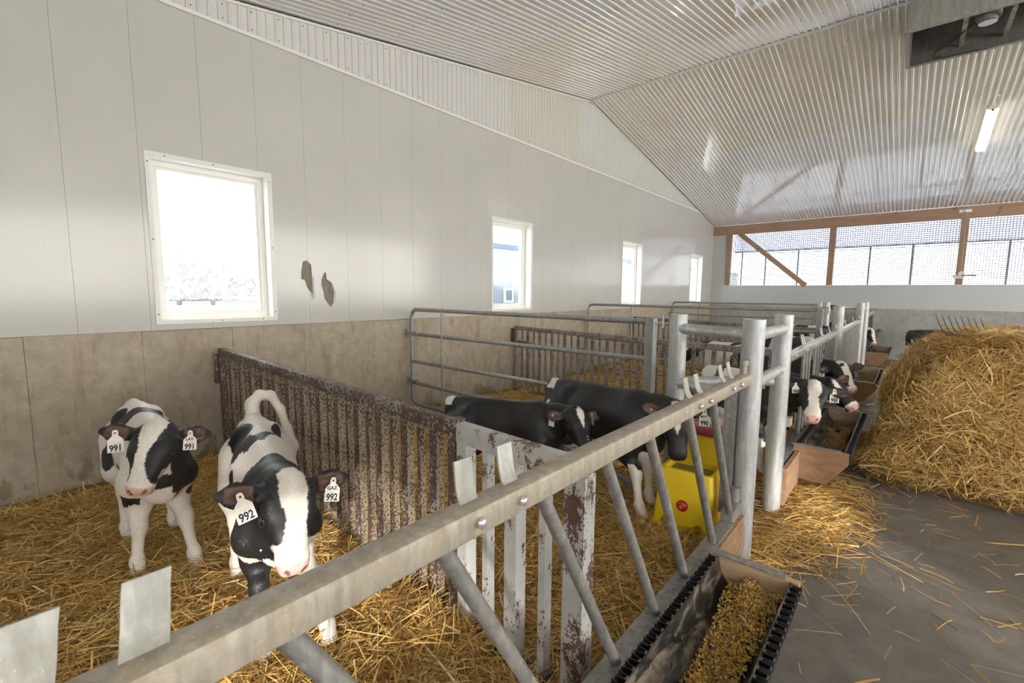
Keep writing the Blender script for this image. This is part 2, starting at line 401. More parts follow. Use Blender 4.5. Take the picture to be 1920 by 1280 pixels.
# corrugated sheets of the gable above the flat panels and of the ceiling
def corr_profile(n, pitch=.076, d=.0105):
    out = []
    for i in range(n):
        for (t, h) in ((0, 0), (.60, 0), (.70, 1), (.90, 1)):
            out.append(((i+t)*pitch, h*d))
    out.append((n*pitch, 0)); return out
PITCH, NCOR = .076, 12; SW = PITCH*NCOR
scr = MB(); y = YN; k = 0
while y < 13.02:
    pr = [(y+q, h) for q, h in corr_profile(NCOR) if y+q < 13.02]
    if len(pr) > 2:
        vs = [(XL+.002+h, q, ZP+.004) for q, h in pr]+[(XL+.002+h, q, zroof(q)-.002) for q, h in pr]; n = len(pr)
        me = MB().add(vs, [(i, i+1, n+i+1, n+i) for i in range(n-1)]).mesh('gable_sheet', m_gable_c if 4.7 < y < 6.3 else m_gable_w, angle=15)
        link('gable_sheet', me, wl_)
        for j in range(0, NCOR, 3):
            q = y+(j+.12)*PITCH
            if q < 12.6:
                scr.ball((XL+.006, q, ZP+.06), .006, 6, 4)
                if zroof(q)-ZP > .2: scr.ball((XL+.006, q, zroof(q)-.06), .006, 6, 4)
    y += SW; k += 1
o = scr.build('sheet_screws', m_screw, wl_); tag(o, kind='stuff')
# ---- ceiling
ce = MB()
for y0, y1 in ((YN-.3, YRIDGE), (YRIDGE, YF+.3)):
    ce.add([(XL-.25, y0, zroof(y0)+.05), (XR+.25, y0, zroof(y0)+.05), (XR+.25, y1, zroof(y1)+.05), (XL-.25, y1, zroof(y1)+.05)]+
           [(XL-.25, y0, zroof(y0)+.15), (XR+.25, y0, zroof(y0)+.15), (XR+.25, y1, zroof(y1)+.15), (XL-.25, y1, zroof(y1)+.15)],
           [(0,1,2,3), (4,7,6,5), (0,4,5,1), (1,5,6,2), (2,6,7,3), (3,7,4,0)])
ceil = ce.build('ceiling', m_trim_white, smooth=False); tag(ceil, 'glossy corrugated white plastic ceiling under a pitched roof', kind='structure')
def ceil_sheet(y0, y1, lift, mat):
    pr = corr_profile(NCOR); n = len(pr)
    vs = [(q, y0, zroof(y0)-lift-h+.016) for q, h in pr]+[(q, y1, zroof(y1)-lift-h+.016) for q, h in pr]
    return MB().add(vs, [(i, i+1, n+i+1, n+i) for i in range(n-1)]).mesh('ceiling_sheet', mat, angle=15)
rows = [(YN, 1.55, .004, m_sheet_w), (1.50, 4.56, .008, m_sheet_w), (4.50, 7.215, .012, m_sheet_c), (7.275, 9.98, .010, m_sheet_c), (9.93, YF, .006, m_sheet_w)]
scr = MB()
for (y0, y1, lift, mat) in rows:
    me = ceil_sheet(y0, y1, lift, mat); x = XL+.004
    while x < XR:
        o = link('ceiling_sheet', me, ceil); o.location = (x, 0, 0); x += SW
    yy = y0+.35; r = 0
    while yy < y1:
        for i in range(0, int((XR-XL)/PITCH), 3):
            xs = XL+.004+(i+.13+(r % 2)*1.0)*PITCH
            if -4.5 < xs < 3.2: scr.ball((xs, yy, zroof(yy)-lift+.014), .0065, 5, 4)
        yy += .62; r += 1
tag(scr.build('ceiling_screws', m_screw, ceil), kind='stuff')
rd = MB().beam((XL+.02, YRIDGE, ZRIDGE-.012), (XR, YRIDGE, ZRIDGE-.012), .075, .006).build('trim_2', m_trim_white); tag(rd, 'flat white flashing strip along the ridge', kind='structure')
ed = MB().beam((XL+.012, 7.27, zroof(7.27)-.022), (XL+.012, YF-.02, zroof(YF-.02)-.022), .02, .02).beam((XL+.012, YN, zroof(YN)-.022), (XL+.012, 7.22, zroof(7.22)-.022), .02, .02).build('trim_3', m_trim_white); tag(ed, 'white edge trim where the gable meets the ceiling', kind='structure')

# ---- windows of the gable wall
def window(n, y0, y1):
    e = empty('window_%d' % n, (XL, (y0+y1)/2, WZ0)); tag(e, 'fixed single pane window in a white frame set deep in the gable wall', kind='structure')
    t = .030; f = .008
    MB().box(XL-.002, XL+f, y0-t, y1+t, WZ1, WZ1+t).box(XL-.002, XL+f, y0-t, y1+t, WZ0-t, WZ0).box(XL-.002, XL+f, y0-t, y0, WZ0, WZ1).box(XL-.002, XL+f, y1, y1+t, WZ0, WZ1).build('window_trim', m_trim_white, e, smooth=False)
    l = .006; x0 = XL-.21
    MB().box(x0, XL, y0, y0+l, WZ0, WZ1).box(x0, XL, y1-l, y1, WZ0, WZ1).box(x0, XL, y0, y1, WZ1-l, WZ1).box(x0, XL, y0, y1, WZ0, WZ0+l).build('window_reveal', m_frame_white, e, smooth=False)
    def ring(mb, x0, x1, m, w):
        a0, a1, c0, c1 = y0+m, y1-m, WZ0+m, WZ1-m
        mb.box(x0, x1, a0, a1, c0, c0+w).box(x0, x1, a0, a1, c1-w, c1).box(x0, x1, a0, a0+w, c0+w, c1-w).box(x0, x1, a1-w, a1, c0+w, c1-w); return mb
    ring(ring(MB(), XL-.20, XL-.115, .006, .045), XL-.19, XL-.135, .051, .022).build('window_frame', m_frame_white, e, smooth=False)
    MB().box(XL-.165, XL-.160, y0+.07, y1-.07, WZ0+.07, WZ1-.07).build('pane', m_glass, e, smooth=False)
    s = MB()
    for (yy, zz) in ((y0-.012, WZ1-.05), (y0-.012, (WZ0+WZ1)/2), (y0-.012, WZ0+.05), (y1+.012, WZ1-.05), (y1+.012, (WZ0+WZ1)/2), (y1+.012, WZ0+.05), ((y0+y1)/2, WZ1+.013), ((y0+y1)/2, WZ0-.013), (y0+.1, WZ1+.013), (y1-.1, WZ0-.013)):
        s.ball((XL+f, yy, zz), .006, 6, 4)
    tag(s.build('trim_screws', m_screw, e), kind='stuff')
for i, (a, b) in enumerate(WIN): window(i+1, a, b)

# ---- far side wall: concrete, panel strip, screened opening under a timber plate
wf = empty('wall_far', (0, YF, 0)); tag(wf, 'far side wall with grey concrete base and white panel strip', kind='structure')
x = XL
while x < XR:
    MB().box(x+.0015, min(x+1.22, XR)-.0015, YF, YF+.2, -.02, ZC).build('concrete_panel', m_conc_far, wf, smooth=False); x += 1.22
x = XL
while x < XR:
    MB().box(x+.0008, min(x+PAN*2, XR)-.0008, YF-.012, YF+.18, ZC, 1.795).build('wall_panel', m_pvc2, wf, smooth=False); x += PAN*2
MB().box(XL, -4.16, YF-.012, YF+.18, 1.795, 3.26).build('wall_panel', m_pvc2, wf, smooth=False)
MB().box(XL, XR, YF-.06, YF+.1, 3.245, 3.50).build('header_beam', m_beam, wf, smooth=False)
for px in (-4.09, -1.62, .78, 3.2, 5.6, 8.0):
    MB().box(px-.062, px+.062, YF-.05, YF+.09, 1.795, 3.245).build('timber_post', m_post, wf, smooth=False)
MB().beam((-3.83, YF-.02, 3.26), (-2.13, YF-.02, 1.78), .125, .05, up=(0,1,0)).build('diagonal_brace', m_beam, wf, smooth=False)
MB().box(-4.16, XR, YF-.02, YF+.19, 1.780, 1.797).build('opening_sill', m_trim_white, wf, smooth=False)
mb = MB(); x = -4.0
while x < XR: mb.beam((x, YF+.11, 1.80), (x, YF+.11, 3.26), .015, .010); x += .048
z = 1.82
while z < 3.25: mb.beam((-4.02, YF+.114, z), (XR, YF+.114, z), .010, .015); z += .048
m_wire = m_plain('grey_wire', (.22,.24,.30), .6)
tag(mb.build('wire_mesh', m_wire, wf, smooth=False), 'square wire mesh over the opening', kind='stuff')
m_pipe_out = m_plain('grey_curtain_pipe', (.17,.18,.20), .5, .3)
MB().tube([(-4.0, YF+.26, 2.755), (XR, YF+.26, 2.755)], .022, 8).build('curtain_pipe', m_pipe_out, wf)
MB().tube([(-4.0, YF+.27, 2.69), (XR, YF+.27, 2.69)], .008, 6).build('curtain_cord', m_pipe_out, wf)
for px in (-3.80, -3.18, -2.39, -.85, -.045, 1.53, 2.35, 3.9, 4.7, 6.3, 7.1): MB().tube([(px, YF+.29, 1.75), (px, YF+.29, 3.25 if px < -3.5 else 2.755)], .022, 8).build('curtain_pipe', m_pipe_out, wf)
def m_curtain():
    t = NT('translucent_curtain'); tl = t.n.new('ShaderNodeBsdfTranslucent'); tl.inputs[0].default_value = (.62,.64,.74,1)
    df = t.n.new('ShaderNodeBsdfDiffuse'); df.inputs[0].default_value = (.6,.6,.66,1); mx = t.n.new('ShaderNodeMixShader'); mx.inputs[0].default_value = .35
    t.l.new(tl.outputs[0], mx.inputs[1]); t.l.new(df.outputs[0], mx.inputs[2]); t.l.new(mx.outputs[0], t.n['Material Output'].inputs[0]); return t.m
vs = []; fs = []; n = 160
for i in range(n+1):
    xx = -4.05+(XR+4.05)*i/n; w = .012*math.sin(i*1.7)+.008*math.sin(i*.61)
    for j, zz in enumerate((2.76, 2.95, 3.12, 3.30)): vs.append((xx, YF+.235+w*(1+.4*math.sin(j*2+i)), zz))
for i in range(n):
    for j in range(3): fs.append((i*4+j, (i+1)*4+j, (i+1)*4+j+1, i*4+j+1))
MB().add(vs, fs).build('rolled_curtain', m_curtain(), wf)
# winch and bracket on the second post
wz = empty('hand_winch', (.78, YF-.05, 2.0)); tag(wz, 'small hand winch with crank bolted to a timber post of the opening', 'winch')
m_steel = m_plain('bare_steel', (.55,.56,.58), .35, .8)
MB().box(.66, .86, YF-.075, YF-.052, 1.93, 2.01).build('winch_plate', m_steel, wz)
MB().tube([(.80, YF-.17, 2.03), (.80, YF-.06, 2.03)], .055, 14).build('drum', m_steel, wz)
MB().tube([(.80, YF-.18, 1.99), (1.02, YF-.18, 1.985)], .012, 8).tube([(1.02, YF-.18, 1.985), (1.02, YF-.28, 1.985)], .014, 8).build('crank', m_pipe_out, wz)
MB().tube([(.80, YF-.10, 2.08), (.78, YF-.075, 3.40)], .003, 5).build('cable', m_steel, wz)
br = empty('pulley_bracket', (.76, YF-.07, 3.40)); tag(br, 'pale metal pulley bracket on the timber header beam', 'bracket')
MB().box(.66, .86, YF-.085, YF-.061, 3.365, 3.425).build('plate', m_frame_white, br)
MB().tube([(.76, YF-.11, 3.395), (.76, YF-.08, 3.395)], .03, 10).build('pulley', m_steel, br)
# ---- sides the photograph does not show (walls close the room; curtains and doorway are added for the light)
def m_curtain2():
    t = NT('white_fill_curtain'); tl = t.n.new('ShaderNodeBsdfTranslucent'); tl.inputs[0].default_value = (.92,.90,.86,1)
    df = t.n.new('ShaderNodeBsdfDiffuse'); df.inputs[0].default_value = (.75,.75,.75,1); mx = t.n.new('ShaderNodeMixShader'); mx.inputs[0].default_value = .10
    t.l.new(tl.outputs[0], mx.inputs[1]); t.l.new(df.outputs[0], mx.inputs[2]); t.l.new(mx.outputs[0], t.n['Material Output'].inputs[0]); return t.m
mc2 = m_curtain2()
def added_fill_curtain(par, a, b, axis, at, z0, z1):  # translucent sheet out of view, added to glow as fill light
    n = int((b-a)/.15); vs = []; fs = []
    for i in range(n+1):
        t = a+(b-a)*i/n; w = at+.02*math.sin(i*1.3)
        for zz in (z0, z1): vs.append((t, w, zz) if axis == 'x' else (w, t, zz))
    for i in range(n): fs.append((2*i, 2*i+2, 2*i+3, 2*i+1))
    return MB().add(vs, fs).build('added_fill_curtain', mc2, par)
wr_ = empty('wall_right', (XR, 5, 0)); tag(wr_, 'unseen right side wall with a long curtained opening added for fill light', kind='structure')
MB().box(XR, XR+.2, YN-.2, YF+.3, 0, 1.2).build('concrete_panel', m_conc_far, wr_, smooth=False)
MB().prism([(YN-.2, 3.1), (2.0, 3.8), (YF-1.0, 3.8), (YF+.3, 3.4), (YF+.3, zroof(YF)+.1), (YRIDGE, ZRIDGE+.1), (YN-.2, zroof(YN)+.1)], 'x', XR, XR+.2).build('wall_panel', m_pvc2, wr_, smooth=False)
added_fill_curtain(wr_, YN, YF, 'y', XR+.1, 1.2, 3.8)
for py in (YN+.1, -.4, 3.2, 6.8, 10.4, YF-.1): MB().box(XR+.02, XR+.14, py-.06, py+.06, 1.2, 3.1).build('timber_post', m_post, wr_, smooth=False)
wn_ = empty('wall_near', (0, YN, 0)); tag(wn_, 'unseen near side wall with curtains and a doorway added to shape the sun', kind='structure')
SUN_DOOR = (3.2, 5.4)  # added opening, placed so the sun falls on the first pen
MB().box(XL-.2, SUN_DOOR[0], YN-.2, YN, 0, 1.2).box(SUN_DOOR[1], XR+.2, YN-.2, YN, 0, 1.2).build('concrete_panel', m_conc_far, wn_, smooth=False)
MB().box(XL-.2, XR+.2, YN-.2, YN, 2.98, 3.30).box(SUN_DOOR[0], SUN_DOOR[1], YN-.2, YN, 2.30, 2.98).build('header_panel', m_pvc2, wn_, smooth=False)  # low header over the doorway is added to keep sun off the rail
MB().box(XL, 1.2, YN-.15, YN-.02, 1.2, 2.98).build('wall_panel', m_pvc2, wn_, smooth=False); added_fill_curtain(wn_, 1.2, SUN_DOOR[0], 'x', YN-.08, 1.2, 2.98); added_fill_curtain(wn_, SUN_DOOR[1], XR, 'x', YN-.08, 1.2, 2.98)
for px in (XL+.1, -.6, SUN_DOOR[0], SUN_DOOR[1], 7.6): MB().box(px-.06, px+.06, YN-.2, YN-.09, 0, 3.0).build('timber_post', m_post, wn_, smooth=False)
t = NT('sun_dimmer_net'); tr_n = t.n.new('ShaderNodeBsdfTransparent'); df_n = t.n.new('ShaderNodeBsdfDiffuse'); df_n.inputs[0].default_value = (.06,.08,.06,1); mx_n = t.n.new('ShaderNodeMixShader'); mx_n.inputs[0].default_value = .5
t.l.new(tr_n.outputs[0], mx_n.inputs[1]); t.l.new(df_n.outputs[0], mx_n.inputs[2]); t.l.new(mx_n.outputs[0], t.n['Material Output'].inputs[0])
MB().box(SUN_DOOR[0], SUN_DOOR[1], YN-.11, YN-.108, 0, 2.30).build('sun_dimmer_net', MATS['sun_dimmer_net'], wn_, smooth=False)  # unseen net added across the doorway to weaken the sun patch
# ---- outdoors: pale winter field, bare trees, hedge line, neighbouring shed
t = NT('pale_winter_field'); m_field = t.set(color=t.ramp(t.noise(t.world((1,.15,1)), .12, 5), [(.35, (.55,.55,.55)), (.6, (.72,.73,.75))]), rough=.9)
gr = MB().add([(-260, -60, -.32), (XL-.3, -60, -.32), (XL-.3, 160, -.32), (-260, 160, -.32)], [(0,1,2,3)]).add([(XR+.3, -60, -.32), (120, -60, -.32), (120, YF+.3, -.32), (XR+.3, YF+.3, -.32)], [(0,1,2,3)]).add([(XL-.3, YF+.3, -.32), (120, YF+.3, -.32), (120, 160, -.32), (XL-.3, 160, -.32)], [(0,1,2,3)]).add([(XL-.3, -90, -.32), (120, -90, -.32), (120, YN-.3, -.32), (XL-.3, YN-.3, -.32)], [(0,1,2,3)]).build('ground', m_field, smooth=False); tag(gr, 'pale frosted ground outside', kind='structure')
t = NT('stubble_field'); m_stub = t.set(color=t.ramp(t.noise(t.world((1,.15,1)), .12, 5), [(.40, (.055,.06,.07)), (.6, (.10,.105,.115))]), rough=.9)
fd = MB().add([(-230, -60, -.29), (-68, -60, -.29), (-68, 160, -.29), (-230, 160, -.29)], [(0,1,2,3)]).build('stubble_field', m_stub, smooth=False); tag(fd, 'dark stubble field beyond the pale ground, seen through the first window', 'field')
m_bark = m_plain('grey_winter_bark', (.028,.031,.036), .9)
def bare_tree(x, y, h, label, seed):
    rr = random.Random(seed); e = empty('bare_tree', (x, y, -.32)); tag(e, label, 'tree')
    trunk = MB(); twigs = MB()
    def grow(p, d, L, r, dep):
        q = p+d*L; (trunk if dep < 2 else twigs).tube([p, (p+q)/2+Vector((rr.gauss(0, .03*L), rr.gauss(0, .03*L), 0)), q], r, 5, caps=False, scales=[1, .85, .7])
        if dep >= 5: return
        for k in range(3 if dep < 3 else 2):
            nd = (d+Vector((rr.gauss(0, .42), rr.gauss(0, .42), rr.gauss(.12, .22)))).normalized(); grow(p+d*L*rr.uniform(.55, 1.0), nd, L*rr.uniform(.62, .82), r*.62, dep+1)
    grow(Vector((x, y, -.32)), Vector((0, 0, 1)), h*.30, h*.030, 0)
    trunk.build('trunk', m_bark, e); tag(twigs.build('branches', m_bark, e), kind='stuff'); return e
bare_tree(-64.3, 14.7, 9.0, 'slim bare tree in the field, seen through the first window', 4)
bare_tree(-62.4, 17.6, 8.0, 'wide bare tree in the field, right of the slim one through the first window', 9)
m_bush = m_plain('dark_evergreen', (.030,.036,.042), .9)
def bush(x, y, rx, ry, rz, label, seed, name='evergreen_bush'):
    rr = np.random.default_rng(seed); n = 1500; v = rr.normal(size=(n, 3)); v /= np.linalg.norm(v, axis=1)[:, None]; v[:, 2] = np.abs(v[:, 2]); P = v*np.array([rx, ry, rz])*rr.uniform(.75, 1.08, (n, 1))+[x, y, -.3]
    me = strands('foliage', P, v, rz*.22, rz*.09, tilt=.8, seed=seed, pal=np.array([(.035,.042,.05), (.06,.066,.075)]), pp=[.5, .5])
    e = empty(name, (x, y, -.3)); tag(e, label, 'bush'); MB().ball((x, y, -.3), (rx*.85, ry*.85, rz*.85), 14, 8).build('crown', m_bush, e); tag(link('foliage', me, e), kind='stuff'); return e
HEDGES = [(-150, 22+9*i, 6, 7, 4.6+1.2*math.sin(i*2.3)) for i in range(9)]
BUSHES = [(-92, 23.5, 3.2, 3.4, 3.6)]
nb = empty('metal_shed', (-19, 21, -.3)); tag(nb, 'pale blue metal shed outside the second window', 'building')
m_shed = m_plain('pale_blue_siding', (.085,.105,.125), .6); m_shedtrim = m_plain('blue_shed_trim', (.03,.05,.075), .5)
MB().box(-22, -16, 14.5, 60, -.32, 3.75).build('siding', m_shed, nb, smooth=False)
MB().box(-22.1, -15.95, 14.4, 60, 3.75, 4.0).build('roof_edge', m_shedtrim, nb, smooth=False)
f_ = MB().box(-15.99, -15.93, 17.7, 18.4, 1.0, 1.75).build('window', m_frame_white, nb, smooth=False); MB().box(-15.93, -15.92, 17.8, 18.3, 1.1, 1.65).build('pane', m_shedtrim, f_, smooth=False)
# ================================================================== fences, gates, posts
XF = -.646                                           # line of the feed fronts along the aisle
def pipe_post(x, y, label, z0=0.0, h=1.41, r=.0585, extra=None):
    e = empty('pipe_post', (x, y, z0)); tag(e, label, 'post', 'galvanised pipe posts')
    n = 28; pr = [(r*math.cos(2*math.pi*i/n), r*math.sin(2*math.pi*i/n)) for i in range(n)]; pi_ = [(q*.90, w*.90) for q, w in pr]
    vs = [(x+q, y+w, z) for z in (z0, h) for q, w in pr]+[(x+q, y+w, h) for q, w in pi_]+[(x+q, y+w, h-.05) for q, w in pi_]
    fs = [(i, (i+1) % n, n+(i+1) % n, n+i) for i in range(n)]+[(n+i, n+(i+1) % n, 2*n+(i+1) % n, 2*n+i) for i in range(n)]+[(2*n+i, 2*n+(i+1) % n, 3*n+(i+1) % n, 3*n+i) for i in range(n)]+[tuple(range(3*n, 4*n))]
    MB().add(vs, fs).build('pipe', m_galv_post, e)
    return e
PA, PB, PC = (-1.178, 3.079), (XF, 2.800), (XF, 3.592)
eA = pipe_post(*PA, 'galvanised pipe post standing inside the pens where the tube gate latches')
eB = pipe_post(*PB, 'galvanised pipe post at the end of the slanted feed rail beside the yellow drinker')
eC = pipe_post(*PC, 'galvanised pipe post between the man pass and the wood-ended trough of two feeding calves')
# cross pipes of the man pass: part of post A, welded to B and C
def weld(mb, a, b, r, flare=1.12):
    a, b = Vector(a), Vector(b); d = (b-a).normalized()
    mb.tube([a, a+d*.006, a+d*.02, b-d*.02, b-d*.006, b], r, 18, scales=[flare, flare, 1, 1, flare, flare])
mb = MB(); weld(mb, (PA[0]+.03, PA[1]-.015, 1.315), (PB[0]-.03, PB[1]+.02, 1.315), .036); mb.build('cross_pipe', m_galv_post, eA)
mb = MB(); weld(mb, (PA[0]+.03, PA[1]-.015, .945), (PB[0]-.03, PB[1]+.02, .945), .036); mb.build('cross_pipe', m_galv_post, eA)
mb = MB(); weld(mb, (PB[0], PB[1]+.05, 1.315), (PC[0], PC[1]-.05, 1.315), .036); mb.build('cross_pipe', m_galv_post, eB)
mb = MB(); weld(mb, (PB[0], PB[1]+.05, 1.035), (PC[0], PC[1]-.05, 1.035), .034); mb.build('cross_pipe', m_galv_post, eB)
mb = MB(); weld(mb, (PA[0]+.02, PA[1]+.045, .945), (PC[0]-.045, PC[1]-.03, .945), .034); mb.build('cross_pipe', m_galv_post, eA)
MB().box(PB[0]-.112, PB[0]-.052, PB[1]-.075, PB[1]-.01, .28, 1.055).build('side_channel', m_galv_bar, eB, smooth=False)
MB().tube([(PB[0]-.02, PB[1]-.075, 1.16), (PB[0]-.02, PB[1]-.075, 1.185)], .022, 14).tube([(PB[0]-.02, PB[1]-.075, 1.11), (PB[0]-.02, PB[1]-.075, 1.16)], .015, 12).build('rail_pin', m_galv_rail, eB)
MB().tube([(PB[0]-.03, PB[1]-.066, .37), (PB[0]-.03, PB[1]-.066, .45)], .028, 12).build('sill_clamp', m_galv_bar, eB)
MB().box(PC[0]+.01, PC[0]+.075, PC[1]+.05, PC[1]+.13, .62, .68).build('rail_bracket', m_galv_rail, eC, smooth=False)
MB().tube([(PC[0]+.03, PC[1]+.085, .32), (PC[0]+.03, PC[1]+.085, .62)], .018, 10).build('gate_pin', m_galv_bar, eC)
PD, PE, PF_, PG = (XF, 6.79), (XF, 10.05), (XF, 11.25), (-1.22, 10.75)
eD = pipe_post(*PD, 'galvanised pipe post between the two farther feed fronts')
eE = pipe_post(*PE, 'galvanised pipe post at the far end of the closely barred feed front')
eF = pipe_post(*PF_, 'galvanised pipe post just past the closely barred feed front, beside the hindmost trough')
eG = pipe_post(*PG, 'galvanised pipe post inside the hindmost pens with a latch ring')
mb = MB(); weld(mb, (PG[0]+.03, PG[1], 1.30), (PF_[0]-.04, PF_[1], 1.30), .034); mb.build('cross_pipe', m_galv_post, eG)
mb = MB(); weld(mb, (PF_[0], PF_[1]-.05, 1.30), (PE[0], PE[1]+.05, 1.30), .034); mb.build('cross_pipe', m_galv_post, eE)
MB().tube([(PG[0], PG[1]-.001, 1.28), (PG[0], PG[1]-.001, 1.31)], .068, 20).build('latch_ring', m_galv_rail, eG)
MB().box(PG[0]+.06, PG[0]+.16, PG[1]-.02, PG[1]+.02, 1.26, 1.35).build('latch', m_rust_red, eG, smooth=False)
for e, p in ((eD, PD), (eE, PE)):
    MB().tube([(p[0]-.02, p[1]-.066, 1.15), (p[0]-.02, p[1]-.066, 1.19)], .028, 12).build('rail_pin', m_galv_rail, e)
    MB().box(p[0]-.10, p[0]-.05, p[1]-.07, p[1]-.01, .30, 1.09).build('side_channel', m_galv_bar, e, smooth=False)

# ---- near feed front: square top rail, slanted bars, sill channel, neck-strap lugs
ff = empty('slant_bar_feed_fence', (XF, .6, 0)); tag(ff, 'feed front of slanted galvanised bars under a soiled square rail, above the corn trough', 'feed fence')
ZR = 1.081; Y0, Y1 = -1.6, PB[1]-.055
def rsq(w, h, c): x, y = w/2, h/2; return [(-x+c,-y),(x-c,-y),(x-.3*c,-y+.3*c),(x,-y+c),(x,y-c),(x-.3*c,y-.3*c),(x-c,y),(-x+c,y),(-x+.3*c,y-.3*c),(-x,y-c),(-x,-y+c),(-x+.3*c,-y+.3*c)]
MB().sweep([(XF-.012, Y0, ZR), (XF-.012, Y1, ZR)], rsq(.062, .062, .010)).build('top_rail', m_galv_rail, ff)
mb = MB(); x = XF-.012
mb.box(x-.04, x+.028, Y0, 2.58, .255, .262+.05).build('sill_channel', m_galv_bar, ff, smooth=False)
MB().box(x-.04, x+.02, 2.56, Y1+.06, .30, .37).build('sill_bracket', m_galv_bar, ff, smooth=False)
bar = None
for i, yt in enumerate((-1.03, -.70, -.37, -.05, .263, .562, .884, 1.202, 1.509, 1.885, 2.196)):
    yb = yt+.425 if yt < 2.1 else yt+.385
    MB().tube([(x, yt-.02, ZR-.02), (x, yb, .30 if yt < 2.1 else .35)], .0185, 14).build('slanted_bar', m_galv_bar, ff)
for yl in (-.011, .093, .634, .767, 1.921, 2.049, 2.393, 2.53):
    w = .05; p = []
    for (dx, dz) in ((.0, -.002), (-.012, .008), (-.022, .026), (-.030, .058), (-.036, .078)): p.append((x-.012+dx, dz+ZR+.031))
    vs = []; n = len(p)
    for dy in (-w/2, w/2):
        vs += [(a, yl+dy+(k*.0035), b) for k, (a, b) in enumerate(p)]+[(a+.005, yl+dy+(k*.0035), b+.001) for k, (a, b) in enumerate(p)]
    fs = []
    for k in range(n-1): fs += [(k, k+1, 2*n+k+1, 2*n+k), (n+k, 3*n+k, 3*n+k+1, n+k+1), (k, n+k, n+k+1, k+1), (2*n+k, 2*n+k+1, 3*n+k+1, 3*n+k)]
    fs += [(n-1, 2*n-1, 4*n-1, 3*n-1)]
    MB().add(vs, fs).build('strap_lug', m_plate, ff)
    bo = MB().tube([(XF+.018, yl-.01, ZR+.004), (XF+.030, yl-.01, ZR+.004)], .010, 8).ball((XF+.028, yl-.01, ZR+.004), (.008, .012, .012), 8, 6)
    bo.build('bolt', m_galv_bright, ff)
# ---- farther feed fronts
def feed_front(y0, y1, ybars, label, mat_r, mat_b, bw=.034):
    e = empty('feed_fence', (XF, (y0+y1)/2, 0)); tag(e, label, 'feed fence', 'feed fronts along the aisle')
    MB().sweep([(XF-.012, y0, ZR), (XF-.012, y1, ZR)], rsq(.062, .062, .010)).build('top_rail', mat_r, e)
    MB().box(XF-.05, XF+.03, y0, y1, .26, .315).build('sill_channel', m_galv_bar, e, smooth=False)
    for yt in ybars: MB().beam((XF-.012, yt, ZR-.02), (XF-.012, yt+.02, .30), bw, .022, up=(1,0,0), bev=.004).build('upright_bar', mat_b, e)
    return e
fb = [3.80+.158*i for i in range(19)]
e2 = feed_front(PC[1]+.05, PD[1]-.05, [v for v in fb if not (4.02 < v < 4.46 or 4.98 < v < 5.22 or 5.70 < v < 5.95)], 'feed front of upright bars with calves reaching through it, between two pipe posts', m_galv_bright, m_galv_bar)
for yl in (3.98, 4.62, 4.70, 5.72, 5.80, 6.36):
    p = [(XF-.02+dx, ZR+.03+dz) for dx, dz in ((0,0), (-.010,.012), (-.022,.05), (-.03,.085))]
    MB().sweep([(a, yl+.01*k, b) for k, (a, b) in enumerate(p)], [(-.004,-.018),(.004,-.018),(.004,.018),(-.004,.018)], up=(0,1,0)).build('strap_lug', m_galv_bright, e2)
for yl in fb[2::3]: MB().ball((XF+.021, yl-.05, ZR), (.008,.012,.012), 8, 6).build('bolt', m_galv_bright, e2)
e3 = feed_front(PD[1]+.05, PE[1]-.05, [6.95+.15*i for i in range(21)], 'feed front of closely set upright bars, beyond the second trough', m_galv_bright, m_galv_bar, .026)
for yl in (8.0, 8.1, 9.2, 9.3):
    MB().sweep([(XF-.02, yl, ZR+.03), (XF-.035, yl+.01, ZR+.07), (XF-.045, yl+.02, ZR+.11)], [(-.004,-.018),(.004,-.018),(.004,.018),(-.004,.018)], up=(0,1,0)).build('strap_lug', m_galv_bright, e3)
e4 = empty('rail_to_wall', (XF, 12.8, 0)); tag(e4, 'short bright rail with a grey board below, running from a pipe post to the far concrete wall', 'rail')
MB().sweep([(XF-.012, PF_[1]+.05, 1.10), (XF-.012, YF-.03, 1.14)], rsq(.06, .06, .01)).build('top_rail', m_galv_bright, e4)
MB().box(XF-.03, XF-.012, PF_[1]+.06, PF_[1]+.55, .05, 1.06).box(XF-.03, XF-.012, 13.75, YF-.01, .05, 1.09).build('board', m_plain('dark_grey_board', (.11,.11,.115), .7), e4, smooth=False)
MB().tube([(XF-.012, YF-.035, 1.14), (XF-.012, YF-.002, 1.14)], .06, 14).build('wall_flange', m_galv_rail, e4)

